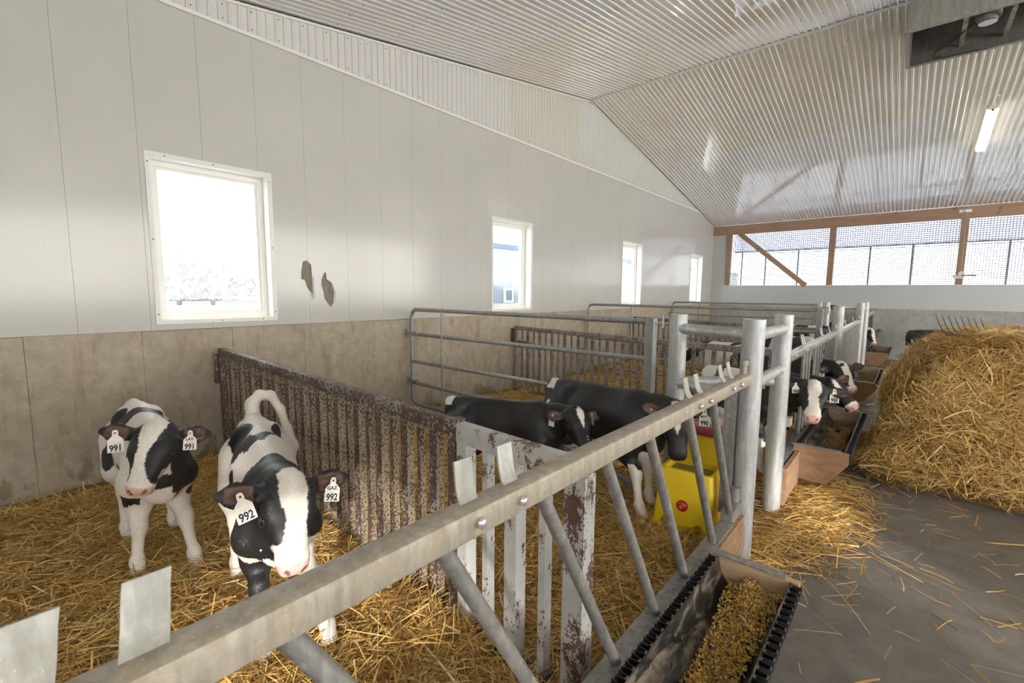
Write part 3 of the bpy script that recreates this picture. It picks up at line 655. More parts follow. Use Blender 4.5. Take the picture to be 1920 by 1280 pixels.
# ---- rusty dividing fences, square to the gable wall
def divider(y, x0, x1, label, pale, first):
    e = empty('divider_fence', ((x0+x1)/2, y, 0)); tag(e, label, 'fence', 'rusty dividing fences between the pens')
    zt = lambda x: 1.045-.055*(x-x0)/(3.05)
    mr = m_rust_pale if pale else m_rust_dark
    MB().sweep([(x0, y, zt(x0)-.032), (x1, y, zt(x1)-.032)], rsq(.055, .066, .006)).build('top_rail', mr, e)
    MB().beam((x0, y, .045), (x1, y, .045), .05, .05).build('bottom_rail', m_rust_dark, e)
    MB().box(XL, x0+.012, y-.055, y-.032, .74, 1.0).build('wall_plate', m_rust_red, e, smooth=False)
    MB().box(x0, x0+.03, y-.028, y+.028, .09, zt(x0)-.06).build('end_upright', mr, e, smooth=False)
    n = int((x1-x0)/.1105)
    for i in range(1, n):
        xb = x0+.02+.1105*i; wide = i % 2 == 0; w, d = ((.052, .042) if wide else (.027, .030)) if not pale else ((.046, .022) if wide else (.024, .016))
        b = MB().box(xb-w/2, xb+w/2, y-d/2, y+d/2, .06, zt(xb)-.06)
        me = b.mesh('upright', None, smooth=False)
        me.materials.append(m_rust_speck if (not pale) else m_rust_pale); me.materials.append(m_rust_dark if not pale else m_rust_pale)
        for p in me.polygons: p.material_index = 1 if (abs(p.normal.y) > .5) else 0
        o = link('upright', me, e, origin=(xb, y, .55))
    return e
d1 = divider(1.31, -4.49, -1.475, 'long rust-speckled brown dividing fence beside the calf with the curled tail', False, True)
divider(5.25, -4.49, -.80, 'long pitted pale dividing fence behind the galvanised tube gate', True, False)
divider(9.17, -4.49, -.80, 'farthest rusty dividing fence, behind the pale pitted one', True, False)
# hinge box and bolt hanging on the pale fence
hb = empty('sliding_bolt', (-4.26, 5.20, .80)); tag(hb, 'rusty cylindrical sliding bolt fixed to the pale dividing fence', 'bolt')
MB().tube([(-4.40, 5.19, .80), (-4.13, 5.19, .795)], .030, 12).build('barrel', m_rust_red, hb)
MB().tube([(-4.13, 5.19, .795), (-4.07, 5.19, .79)], .018, 10).build('rod', m_rust_dark, hb)
MB().box(-4.36, -4.33, 5.17, 5.23, .74, .80).build('bracket', m_rust_dark, hb, smooth=False)
# ---- white painted swing gate that ends the first divider
sg = empty('painted_gate', (-1.44, 1.31, 0)); tag(sg, 'short gate with peeling white paint over rust, ending the speckled dividing fence', 'gate')
yg = 1.31
MB().box(-1.478, -1.432, yg-.033, yg+.033, .03, 1.0).build('hinge_post', m_rust_dark, sg, smooth=False, origin=(-1.45, yg, .5))
MB().sweep([(-1.43, yg, .945), (-.79, yg, .935)], rsq(.055, .085, .006)).build('top_rail', m_rust_white, sg)
MB().beam((-1.43, yg, .045), (-.82, yg, .045), .05, .06).build('bottom_rail', m_rust_dark, sg)
for xb, w, d in ((-1.395, .055, .062), (-1.262, .028, .045), (-1.115, .060, .062), (-.965, .030, .045)):
    MB().box(xb-w/2, xb+w/2, yg-d/2, yg+d/2, .06, .915).build('upright', m_rust_white, sg, smooth=False, origin=(xb, yg, .5))
ep = MB().box(-.862, -.778, yg-.035, yg+.035, .0, .93).build('end_post', m_rust_post, sg, smooth=False, origin=(-.82, yg, .5))
MB().beam((-.80, yg-.038, .63), (-.775, yg-.05, .615), .005, .005).beam((-.82, yg-.038, .632), (-.80, yg-.038, .63), .005, .005).build('wire_twist', m_dark, sg)
# ---- galvanised tube gates hinged on the gable wall
def tube_gate(y, x1, label, rails=(1.335, 1.045, .715, .455), strut=-3.90):
    e = empty('tube_gate', ((XL+x1)/2, y, 0)); tag(e, label, 'gate', 'galvanised tube gates hinged on the gable wall')
    r = .021; x0 = XL+.075; zt, zb = rails[0], .20; c = .09
    arc = [(x0+c-c*math.sin(a), y, zt-c+c*math.cos(a)) for a in [i*math.pi/16 for i in range(9)]]
    arcb = [(x0+c-c*math.cos(a), y, zb+c-c*math.sin(a)) for a in [i*math.pi/16 for i in range(9)]]
    MB().tube([(x1, y, zt)]+arc+arcb+[(x1, y, zb)], r, 12).build('frame_tube', m_galv_gate, e)
    for z in rails[1:]: MB().tube([(x0, y, z), (x1, y, z)], r, 12).build('rail', m_galv_gate, e)
    MB().tube([(strut, y-.01, zb), (strut, y-.01, zt)], .0165, 10).build('strut', m_galv_gate, e)
    MB().box(x1-.005, x1+.058, y-.035, y+.035, .16, zt+.025).build('latch_upright', m_galv_gate, e, smooth=False)
    for z in (rails[1]+.0, rails[3]+.02):
        MB().box(XL+.001, XL+.010, y-.045, y+.045, z-.05, z+.05).build('hinge_plate', m_galv_gate, e, smooth=False)
        MB().tube([(XL+.01, y-.005, z), (XL+.19, y-.005, z)], .018, 10).tube([(XL+.16, y-.005, z), (XL+.195, y-.005, z)], .032, 10).build('hinge_pin', m_galv_gate, e)
    for k, (z) in enumerate((zt-.01,)):
        MB().tube([(x1+.05, y, z), (x1+.14, y-.03, z-.005)], .006, 6).tube([(x1+.13, y-.03, z-.03), (x1+.13, y-.03, z+.06)], .007, 6).build('latch_chain', m_galv_bright, e)
    return e
tube_gate(3.31, -1.50, 'galvanised tube gate behind the smaller black calf')
tube_gate(7.28, -.92, 'galvanised tube gate in the middle of the row, seen above the pale pitted fence', strut=-3.60)
tube_gate(11.24, -1.50, 'farthest galvanised tube gate, nearest the screened opening', strut=-3.80)

# ================================================================== troughs
def trough(y0, y1, label, mats=(None, None), cells=True, near_out=True, x0=-.612, x1=-.248, zr=.352):
    """half of a ribbed drain pipe with a smooth liner, closed by plank ends"""
    xc = (x0+x1)/2; R = (x1-x0)/2-.036; e = empty('feed_trough', (xc, (y0+y1)/2, 0)); tag(e, label, 'trough', 'feed troughs along the aisle')
    na = 22; ang = [math.pi+math.pi*i/na for i in range(na+1)]; deep = 1.12
    def shell(ra, rb, ny, fr, name, mat):
        vs = []; fs = []
        for j in range(ny+1):
            y = y0+(y1-y0)*j/ny; dr = fr(y)
            for rr in (ra+dr, rb+dr):
                for a in ang: vs.append((xc+rr*math.cos(a), y, zr+rr*math.sin(a)*deep))
        m = na+1; st = 2*m
        for j in range(ny):
            for i in range(na):
                a = j*st+i; fs.append((a, a+1, a+st+1, a+st)); b = a+m; fs.append((b, b+st, b+st+1, b+1))
            for i in (0, na): a = j*st+i; fs.append((a, a+st, a+st+m, a+m))
        o = MB().add(vs, fs).build(name, mat, e)
        if name == 'ribbed_shell':
            o.data.materials.append(m_cut_edge)
            for p_ in o.data.polygons:
                if all(abs(o.data.vertices[v].co.z-zr) < 1e-4 for v in p_.vertices): p_.material_index = 1
        return o
    shell(R, R-.005, 1, lambda y: 0, 'liner', m_liner_)
    P = .0455
    def wave(y):
        t = ((y-y0)/P) % 1.0; q = max(0.0, min(1.0, .62+1.25*math.sin(2*math.pi*t))); return .034*q*q*(3-2*q)
    ny = int((y1-y0)/P)*14 if cells else int((y1-y0)/P)*6
    shell(R+.006, R+.0005, ny, wave, 'ribbed_shell', m_black_plastic)
    for (ya, yb, far) in ((y0-.036, y0, False), (y1, y1+.036, True)):
        pol = [(x0-.005, zr+.005), (x1-.01, zr+.0), (x1-.01, zr-.085), (xc+.045, .085), (x0-.005, .085)]
        o = MB().prism(pol, 'y', ya, yb).build('end_board', m_board if not far else m_board_in, e, smooth=False, origin=(xc, (ya+yb)/2, zr/2))
        MB().beam((x0-.02, (ya+yb)/2, zr+.009), (x1-.06, (ya+yb)/2, zr+.006), .045, .006).build('end_strap', m_galv_bar, e, smooth=False)
    return e
t1 = trough(-1.4, 2.12, 'black ribbed feed trough half full of yellow corn, with a plank end')
t2 = trough(4.20, 5.78, 'feed trough with a knotty plank end, under the heads of two calves')
t3 = trough(7.85, 9.45, 'feed trough with a bed of fine meal, third along the aisle', cells=False)
t4 = trough(12.05, 13.70, 'hindmost feed trough, under the lone calf head by the far wall', cells=False)
kb = MB().box(XF+.045, XF+.075, PC[1]+.06, 4.165, .0, .31).build('kick_board', m_board, smooth=False, origin=(XF+.06, 3.9, .15)); tag(kb, 'upright plank closing the gap beside the wood-ended trough', 'board')
kb2 = MB().box(XF-.01, XF+.03, 2.19, 2.73, .0, .30).build('kick_board', m_board, smooth=False, origin=(XF+.01, 2.4, .15)); tag(kb2, 'upright plank under the sill beside the yellow drinker', 'board')
kerb = MB().box(XF+.082, XF+.122, 2.45, PC[1]-.02, -.01, .006).build('floor_strip', m_galv_bar, smooth=False); tag(kerb, 'bare grey metal strip set in the floor between two pipe posts', 'strip')
# ---- corn and meal in the troughs
def kernels(name, n, y0, y1, fill, size, pal, parent, skew=.35, seed=3):
    r = np.random.default_rng(seed); xc = -.43; R = .146
    y = r.uniform(y0, y1, n); u = r.beta(1.6, 1.6, n)*2-1
    hw = .118*(.85+.15*np.sin(y*5+seed)); x = xc+skew*.06+u*hw
    ox = (x-xc)
    floor = .352-np.sqrt(np.maximum(R*R-ox*ox, 1e-4))*1.12
    top = .352-fill+.030*np.sin(y*6.3+1)+.02*np.sin(x*40+y*9)+skew*.18*ox
    bare = (np.sin(y*4.1+2.0)*np.cos(x*22+.6)+.35*np.sin(y*11)) > .80
    z = np.maximum(floor+.006, top-r.uniform(0, .012, n)); z = np.where(bare, floor+.004, z)
    keep = ((top > floor-.004) | (r.random(n) < .05)) & (~bare | (r.random(n) < .18)); x, y, z = x[keep], y[keep], z[keep]; n = len(x)
    base = np.array([(1,0,0),(-1,0,0),(0,1,0),(0,-1,0),(0,0,1),(0,0,-1)], float)*[1.0,.72,.5]
    tri = np.array([(0,2,4),(2,1,4),(1,3,4),(3,0,4),(2,0,5),(1,2,5),(3,1,5),(0,3,5)])
    q = r.normal(size=(n, 4)); q /= np.linalg.norm(q, axis=1)[:, None]; w, a, b, c = q.T
    M = np.stack([np.stack([1-2*(b*b+c*c), 2*(a*b-c*w), 2*(a*c+b*w)], 1), np.stack([2*(a*b+c*w), 1-2*(a*a+c*c), 2*(b*c-a*w)], 1), np.stack([2*(a*c-b*w), 2*(b*c+a*w), 1-2*(a*a+b*b)], 1)], 1)
    s = size*r.uniform(.6, 1.15, n)
    co = np.einsum('nij,kj->nki', M, base)*s[:, None, None]+np.stack([x, y, z], 1)[:, None, :]
    co = co.reshape(-1, 3); fa = (tri[None]+(np.arange(n)*6)[:, None, None]).reshape(-1, 3)
    ci = r.choice(len(pal), n, p=[p[1] for p in pal]); cols = np.array([p[0] for p in pal])[ci]*r.uniform(.75, 1.15, (n, 1))
    me = np_mesh(name, co, tris=fa, mat=m_grain, color=np.repeat(cols, 6, 0), smooth=True)
    o = link(name, me); return o
CORN = [((.80,.44,.045), .28), ((.86,.54,.08), .18), ((.56,.27,.035), .10), ((.46,.32,.17), .27), ((.78,.65,.42), .12), ((.22,.155,.09), .05)]
MEAL = [((.42,.25,.09), .5), ((.55,.36,.15), .3), ((.24,.14,.06), .2)]
tag(kernels('corn_feed', 15000, -.2, 2.10, .085, .0072, CORN, t1), 'yellow corn kernels lying in the black trough', 'corn', kind='stuff')
tag(kernels('grain_feed', 6000, 4.45, 5.75, .10, .0075, MEAL, t2, seed=5), 'brown pelleted feed in the trough with the knotty plank end', 'feed', kind='stuff')
tag(kernels('meal_feed', 3500, 7.9, 9.4, .10, .010, MEAL, t3, seed=6), 'fine brown meal in the third trough', 'feed', kind='stuff')

# ================================================================== yellow drinkers
m_yellow = NT('yellow_plastic'); _n = m_yellow.noise(m_yellow.coord((1,1,.4)), 7, 6, .7)
m_yellow = m_yellow.set(color=m_yellow.ramp(_n, [(.35, (.80,.56,.012)), (.62, (.86,.62,.018)), (.80, (.50,.34,.04))]), rough=.42)
m_lid = m_plain('dull_red_lid', (.36,.045,.045), .45); m_redknob = m_plain('glossy_red_knob', (.60,.015,.02), .25)
def m_water():
    t = NT('drinking_water'); return t.set(color=(.16,.15,.10), rough=.06, spec=.6)
m_wat = m_water()
def drinker(x, y, label, rz=0.0):
    """moulded drinker: open bowl in front, taller float box with a lid behind (front looks to -y)"""
    e = empty('drinker', (x, y, 0), rz=rz); tag(e, label, 'drinker', 'yellow drinkers')
    W0, W1, zb, zt, d0, d1 = .375, .315, .02, .475, .0, .40
    def sec(z, w, ya, yb, c=.025):
        h = w/2; pts = []
        for cx, cy, a0 in ((h-c, yb-c, 0), (-h+c, yb-c, 90), (-h+c, ya+c, 180), (h-c, ya+c, 270)):
            for k in range(5): a = math.radians(a0+k*22.5); pts.append((cx+c*math.cos(a), cy+c*math.sin(a), z))
        return pts
    def loft(secs, cap0=True, cap1=True):
        n = len(secs[0]); vs = [p for s in secs for p in s]; fs = []
        for i in range(len(secs)-1):
            for j in range(n): fs.append((i*n+j, i*n+(j+1) % n, (i+1)*n+(j+1) % n, (i+1)*n+j))
        if cap0: fs.append(tuple(range(n))[::-1])
        if cap1: fs.append(tuple((len(secs)-1)*n+j for j in range(n)))
        return vs, fs
    me = MB().add(*loft([sec(zb, W0, -.23, .22), sec(.10, W0-.008, -.226, .217), sec(zt-.01, W1, -.185, .19), sec(zt, W1-.008, -.180, .185), sec(zt, W1-.040, -.162, .045, .02), sec(.38, W1-.075, -.135, .030, .02)])).mesh('bowl_body', m_yellow, angle=40)
    cut = MB()
    for sx in (-.10, .10): cut.add(*loft([[(sx-.022, -.26, .00), (sx+.022, -.26, .0), (sx+.022, -.26, .155), (sx+.010, -.26, .180), (sx-.010, -.26, .180), (sx-.022, -.26, .155)], [(sx-.022, -.195, .00), (sx+.022, -.195, .0), (sx+.022, -.195, .155), (sx+.010, -.195, .180), (sx-.010, -.195, .180), (sx-.022, -.195, .155)]]))
    me2 = boolean_cut(me, cut)
    if len(me2.polygons) > 20: me = me2
    def put(name, me_, par=e):
        o = bpy.data.objects.new(name, me_); COL.objects.link(o); o.parent = par; return o
    put('bowl_body', me)
    put('float_box', MB().add(*loft([sec(zt-.02, W1-.006, .050, .188), sec(.62, W1-.030, .062, .180), sec(.655, W1-.030, .064, .178)])).mesh('float_box', m_yellow, angle=40))
    put('lid', MB().add(*loft([sec(.650, W1+.025, .036, .212, .03), sec(.676, W1+.025, .036, .212, .03), sec(.694, W1-.01, .055, .195, .03)])).mesh('lid', m_lid, angle=40))
    put('water', MB().add(*loft([sec(.385, W1-.074, -.134, .029, .02), sec(.438, W1-.055, -.148, .037, .02)])).mesh('water', m_wat, angle=40))
    k = put('drain_knob', MB().tube([(0, -.205, .27), (0, -.218, .27)], .034, 20).tube([(0, -.218, .27), (0, -.228, .27)], .028, 20, scales=[1, .6]).mesh('drain_knob', m_redknob))
    put('knob_bolt', MB().tube([(0, -.222, .27), (0, -.235, .27)], .011, 8).mesh('knob_bolt', m_steel), k)
    return e
drinker(-.955, 2.885, 'yellow drinker with a red lid and red drain knob, where the black calf drinks', math.radians(2))
drinker(-.93, 6.66, 'yellow drinker glimpsed through the bars of the farther feed front', math.radians(0))

wp = MB().tube([(-2.3, 3.22, .26), (-2.05, 3.2, .20), (-1.80, 3.17, .15), (-1.55, 3.11, .13), (-1.40, 3.04, .12), (-1.25, 2.99, .13), (-1.13, 2.95, .16)], .022, 10).build('water_pipe', m_plain('blue_grey_pipe', (.20,.24,.28), .5)); tag(wp, 'blue-grey water pipe running through the straw to the yellow drinker', 'pipe')
# ================================================================== straw
def bed_h(x, y):
    """height of the straw bed in the pens"""
    h = .055+.022*np.sin(2.1*x+1.3*y)+.016*np.sin(3.7*y-2.2*x+1)+.010*np.sin(7*x+5*y)
    h = h+.05*np.exp(-((x+4.5)/.25)**2)+.055*np.exp(-((y-1.22)/.16)**2)*(x < -1.2)
    return np.maximum(h, .012)
STRAW = np.array([(.81,.535,.175), (.70,.43,.12), (.88,.635,.265), (.52,.305,.085), (.92,.77,.45), (.34,.20,.06)])
STRAW_P = [.26, .24, .15, .18, .06, .11]
def strands(name, pos, nrm, L, Wd, tilt=.21, curl=.42, seed=1, pal=STRAW, pp=STRAW_P, lift=.5, dim=1.0):
    """thin bent ribbons lying on a surface; pos, nrm: (n,3)"""
    r = np.random.default_rng(seed+1000); n = len(pos)
    th = r.uniform(0, 2*np.pi, n); nrm = nrm/np.linalg.norm(nrm, axis=1)[:, None]
    a = np.where(np.abs(nrm[:, 2:3]) > .9, np.array([[1., 0, 0]]), np.array([[0, 0, 1.]])); t1 = np.cross(nrm, a); t1 /= np.linalg.norm(t1, axis=1)[:, None]; t2 = np.cross(nrm, t1)
    d = t1*np.cos(th)[:, None]+t2*np.sin(th)[:, None]+nrm*r.normal(0, tilt, n)[:, None]; d /= np.linalg.norm(d, axis=1)[:, None]
    s = np.cross(d, nrm+r.normal(0, .55, (n, 3))); s /= np.linalg.norm(s, axis=1)[:, None]
    ln = np.minimum(L*np.exp(r.normal(-.12, .5, n)), L*2.0); w = Wd*np.exp(r.normal(-.1, .35, n))
    bend = (t1*r.normal(0, 1, n)[:, None]+t2*r.normal(0, 1, n)[:, None]+nrm*r.uniform(-.3, .9, n)[:, None])*(curl*ln*.35*r.random(n))[:, None]
    c = pos+nrm*((r.random(n)**1.3)*lift*.075)[:, None]
    d2 = d+(bend/np.maximum(ln, 1e-4)[:, None])*1.6; d2 /= np.linalg.norm(d2, axis=1)[:, None]
    pts = np.stack([c-d*(ln/2)[:, None], c-d*(ln*.14)[:, None]+bend*.85, c+d*(ln*.18)[:, None]+bend, c+d2*(ln/2)[:, None]], 1)
    co = np.stack([pts-s[:, None]*(w/2)[:, None, None], pts+s[:, None]*(w/2)[:, None, None]], 2).reshape(n, 8, 3)
    q = np.array([(0, 1, 3, 2), (2, 3, 5, 4), (4, 5, 7, 6)]); fa = (q[None]+(np.arange(n)*8)[:, None, None]).reshape(-1, 4)
    col = pal[r.choice(len(pal), n, p=pp)]*r.uniform(.72, 1.18, (n, 1))*dim
    return np_mesh(name, co.reshape(-1, 3), quads=fa, mat=m_straw, color=np.repeat(col, 8, 0))
def m_bed():
    t = NT('matted_straw'); v = t.world(); n = t.noise(v, 30, 5, .75, 1.5); g = t.noise(v, 3, 4)
    w1 = t.node('ShaderNodeTexWave'); w1.inputs['Scale'].default_value = 18; w1.inputs['Distortion'].default_value = 22; w1.inputs['Detail'].default_value = 3; w1.inputs['Detail Scale'].default_value = 2.2; t.l.new(v, w1.inputs['Vector'])
    f = t.math('ADD', t.math('MULTIPLY', n, .6), t.math('MULTIPLY', w1.outputs['Fac'], .4))
    col = t.ramp(f, [(.30, (.10,.06,.022)), (.5, (.27,.165,.06)), (.75, (.48,.30,.115))])
    return t.set(color=t.mix(.25, col, t.ramp(g, [(.35, (.15,.09,.035)), (.65, (.45,.29,.12))])), rough=.8, bump=f, bump_s=.5, bump_d=.015)
m_bed_ = m_bed()
def bed(name, x0, x1, y0, y1, step, label, per_m2, L, Wd, seed, hf=bed_h, mask=None, dim=1.0, base=True):
    root = empty(name, ((x0+x1)/2, (y0+y1)/2, 0)); tag(root, label, 'straw', kind='stuff')
    nx, ny = int((x1-x0)/step)+1, int((y1-y0)/step)+1
    gx, gy = np.meshgrid(np.linspace(x0, x1, nx), np.linspace(y0, y1, ny)); gz = hf(gx, gy)
    if base:
        co = np.stack([gx.ravel(), gy.ravel(), gz.ravel()-.012], 1); i = np.arange(nx*ny).reshape(ny, nx)
        fa = np.stack([i[:-1, :-1].ravel(), i[:-1, 1:].ravel(), i[1:, 1:].ravel(), i[1:, :-1].ravel()], 1)
        tag(link('matted_layer', np_mesh('matted_layer', co, quads=fa, mat=m_bed_, smooth=True), root), kind='stuff')
    r = np.random.default_rng(seed); n = int(per_m2*(x1-x0)*(y1-y0)); x = r.uniform(x0+.20, x1-.03, n); y = r.uniform(y0+.06, y1-.06, n)
    if mask is not None: k = mask(x, y, r); x, y = x[k], y[k]
    z = hf(x, y); e = .02; nr = np.stack([-(hf(x+e, y)-z)/e, -(hf(x, y+e)-z)/e, np.ones_like(x)], 1)
    me = strands('loose_stems', np.stack([x, y, z], 1), nr, L, Wd, seed=seed, dim=dim)
    tag(link('loose_stems', me, root), kind='stuff'); return root
bed('straw_bedding', XL+.02, XF-.06, -1.0, 1.285, .03, 'golden straw bedding in the pen of the two black and white calves', 10500, .195, .0038, 21)
bed('straw_bedding', XL+.02, XF-.06, 1.335, 3.30, .04, 'golden straw bedding under the two black calves', 7000, .19, .0042, 22)
bed('straw_bedding', XL+.02, XF-.06, 3.32, 7.27, .06, 'golden straw bedding of the pens beyond the tube gate', 2500, .19, .0054, 23)
bed('straw_bedding', XL+.02, XF-.16, 7.29, YF-.40, .10, 'golden straw bedding of the hindmost pens', 700, .17, .009, 24)
# spilled straw on the aisle floor
def hz(x, y): return np.full_like(x, .008)
def spill(label, cx, cy, sx, sy, n, seed, L=.18, hmax=.03):
    r = np.random.default_rng(seed); x = cx+r.normal(0, sx, n); y = cy+r.normal(0, sy, n); k = (x > XF-.1) & (y < YF-.1); x, y = x[k], y[k]
    z = .004+hmax*np.exp(-((x-cx)/sx)**2-((y-cy)/sy)**2)*r.random(len(x)); nr = np.tile([[0, 0, 1.]], (len(x), 1))
    o = link('spilled_straw', strands('spilled_straw', np.stack([x, y, z], 1), nr, L, .0040, tilt=.07, seed=seed, lift=.2)); tag(o, label, 'straw', kind='stuff'); return o
spill('loose straw spilled on the floor round the foot of a pipe post and below the wood-ended trough', -.42, 3.85, .14, .40, 3400, 31, hmax=.07)
spill('straw stems scattered on the floor below the yellow drinker', -.56, 3.05, .07, .35, 700, 32)
spill('thin scatter of straw stems on the open aisle floor', 0.10, 3.6, .45, .9, 190, 33, hmax=.004)
spill('straw stems lying beside the outer rim of the corn trough', -.17, 1.35, .06, .30, 260, 34, hmax=.02)
spill('straw litter on the floor below the hindmost troughs', -.30, 10.9, .22, 1.6, 1500, 35, L=.18)
# ---- big bale in the aisle with a slumped heap of loose straw in front
BX0, BX1, BY0, BY1, BZ = .06, 2.60, 5.42, 7.40, 1.10
def bale_points(n, seed):
    r = np.random.default_rng(seed); f = r.random(n); u = r.random(n); v = r.random(n)
    P = np.zeros((n, 3)); N = np.zeros((n, 3))
    a = f < .42; P[a] = np.stack([BX0+(BX1-BX0)*u[a], np.full(a.sum(), BY0), BZ*v[a]], 1); N[a] = (0, -1, .15)
    b = (f >= .42) & (f < .68); P[b] = np.stack([np.full(b.sum(), BX0), BY0+(BY1-BY0)*u[b], BZ*v[b]], 1); N[b] = (-1, 0, .15)
    c = f >= .68; P[c] = np.stack([BX0+(BX1-BX0)*u[c], BY0+(BY1-BY0)*v[c], np.full(c.sum(), BZ)], 1); N[c] = (0, 0, 1)
    return P, N
def bale_warp(P):
    Q = P.copy(); x, y, z = P.T; t = z/BZ
    cx = np.clip((.45-(x-BX0))/.45, 0, 1); cy = np.clip((.40-(y-BY0))/.40, 0, 1)
    Q[:, 2] = z*(1-.14*cx**2-.05*cy**2)+.025*np.sin(5*x+3*y)*t
    Q[:, 0] = x+.10*cx*np.sin(np.pi*np.clip(t, 0, 1))*-1+.16*cx*t**3+.045*np.sin(6*z+4*y)*cx
    Q[:, 1] = y-.16*cy*np.sin(np.pi*np.clip(t*.9, 0, 1))+.12*cy*t**4+.05*np.sin(5*z+5*x)*cy
    return Q
bl = empty('straw_bale', (1.2, 6.2, 0)); tag(bl, 'big shaggy bale of golden straw standing in the aisle with a fork on top', 'straw bale')
nx, ny, nz = 26, 22, 16; vs = []; fs = []
def grid(fn, a, b):
    o = len(vs)
    for i in range(a+1):
        for j in range(b+1): vs.append(fn(i/a, j/b))
    for i in range(a):
        for j in range(b): p = o+i*(b+1)+j; fs.append((p, p+1, p+b+2, p+b+1))
grid(lambda u, v: (BX0+(BX1-BX0)*u, BY0, BZ*v), nx, nz); grid(lambda u, v: (BX0, BY0+(BY1-BY0)*u, BZ*v), ny, nz); grid(lambda u, v: (BX0+(BX1-BX0)*u, BY0+(BY1-BY0)*v, BZ), nx, ny)
grid(lambda u, v: (BX1, BY0+(BY1-BY0)*u, BZ*v), 2, 2); grid(lambda u, v: (BX0+(BX1-BX0)*u, BY1, BZ*v), 2, 2)
link('bale_core', np_mesh('bale_core', bale_warp(np.array(vs)), quads=np.array(fs), mat=m_bed_, smooth=True), bl)
P, N = bale_points(60000, 41)
BALE_PAL = np.minimum(STRAW*np.array([1.08, 1.10, 1.18]), .95)
tag(link('bale_stems', strands('bale_stems', bale_warp(P)+N*RNG.uniform(-.01, .05, (len(P), 1)), N, .155, .0048, tilt=.30, curl=.6, seed=42, pal=BALE_PAL, lift=1), bl), kind='stuff')
def heap_h(x, y):
    h = .40*np.exp(-((y-5.30)/.36)**2)*np.clip((x+.30)/.6, 0, 1)+.13*np.exp(-((x-.18)/.38)**2-((y-5.5)/.65)**2)
    h = h*(1+.25*np.sin(5*x+2*y)*np.cos(4*y))
    return np.maximum(h+.012*np.sin(9*x+7*y), .0)
hp = empty('straw_heap', (.9, 4.9, 0)); tag(hp, 'loose heap of straw slumped on the floor in front of the bale', 'straw heap', kind='stuff')
gx, gy = np.meshgrid(np.linspace(-.45, 2.8, 66), np.linspace(4.05, 6.4, 48)); gz = heap_h(gx, gy)-.06
co = np.stack([gx.ravel(), gy.ravel(), gz.ravel()], 1); i = np.arange(gx.size).reshape(gx.shape)
fa = np.stack([i[:-1, :-1].ravel(), i[:-1, 1:].ravel(), i[1:, 1:].ravel(), i[1:, :-1].ravel()], 1)
tag(link('heap_core', np_mesh('heap_core', co, quads=fa, mat=m_bed_, smooth=True), hp), kind='stuff')
r = np.random.default_rng(44); n = 34000; x = r.uniform(-.50, 2.8, n); y = r.uniform(4.0, 6.3, n); h = heap_h(x, y); k = h > .03+.05*r.random(n)*(r.random(n) < .85); x, y, h = x[k], y[k], h[k]
e_ = .03; nr = np.stack([-(heap_h(x+e_, y)-h)/e_, -(heap_h(x, y+e_)-h)/e_, np.ones_like(x)], 1)
tag(link('heap_stems', strands('heap_stems', np.stack([x, y, h+r.random(len(x))*.03], 1), nr, .165, .0048, tilt=.22, curl=.6, seed=45, pal=BALE_PAL, lift=1.2), hp), kind='stuff')
# ---- manure fork and plastic shovel lying on the bale
fk = empty('manure_fork', (.45, 6.0, BZ)); tag(fk, 'steel fork with curved tines and a wooden handle lying on the bale', 'fork')
m_tine = m_plain('worn_fork_steel', (.13,.14,.16), .4, .7); m_ferrule = m_plain('bright_ferrule', (.72,.75,.80), .25, .8); m_handle = m_plain('wooden_handle', (.55,.31,.12), .5)
fx, fy, fz = .36, 5.95, 1.175
for i in range(8):
    xb = .245+.0455*i; yb = fy+.02*i; zb = fz+.018-.004*i
    tn = [(xb+.055, yb-.10, zb-.005), (xb+.030, yb-.02, zb+.004), (xb+.004, yb+.03, zb+.035), (xb-.018, yb+.05, zb+.08), (xb-.040, yb+.065, zb+.14), (xb-.052, yb+.07, zb+.175)]
    MB().tube(tn, .0050, 7, scales=[1, 1.1, 1.1, 1, .8, .5]).build('tine', m_tine, fk)
MB().tube([(.27, fy-.09, fz+.012), (.42, fy-.075, fz+.008), (.66, fy+.05, fz-.010)], .008, 8).build('head_bar', m_tine, fk)
MB().sweep([(.43, fy-.06, fz+.030), (.50, fy-.10, fz+.030), (.66, fy-.17, fz-.005)], rsq(.030, .012, .004)).build('head_socket', m_ferrule, fk)
MB().tube([(.655, fy-.17, fz-.018), (.675, fy-.18, fz-.038)], .016, 10).build('collar', m_ferrule, fk)
MB().tube([(.66, fy-.17, fz-.012), (1.35, fy-.46, fz+.02)], .016, 10).build('handle', m_handle, fk)
sv = empty('plastic_shovel', (.75, 6.35, BZ)); tag(sv, 'pale grey plastic shovel blade lying behind the fork on the bale', 'shovel')
bl_ = []; fs = []
for i in range(9):
    u = i/8
    for j in range(7): v = j/6-.5; bl_.append((.52+.42*u, 6.42+v*.30, 1.185+.03*abs(v)*2*(1-.3*u)+.02*u))
for i in range(8):
    for j in range(6): a = i*7+j; fs.append((a, a+1, a+8, a+7))
nb = len(bl_); bl2 = [(a, b, c-.006) for a, b, c in bl_]; fs += [tuple(nb+q for q in f[::-1]) for f in fs[:48]]
rim = [0,1,2,3,4,5,6]+[6+7*i for i in range(1, 9)]+[56+5-k for k in range(0, 6)]+[7*i for i in range(7, 0, -1)]
fs += [(rim[i], rim[(i+1) % len(rim)], nb+rim[(i+1) % len(rim)], nb+rim[i]) for i in range(len(rim))]
MB().add(bl_+bl2, fs).build('blade', m_plain('pale_grey_plastic', (.62,.66,.72), .35), sv)
MB().tube([(.92, 6.42, 1.205), (1.7, 6.35, 1.22)], .015, 10).build('handle', m_handle, sv)
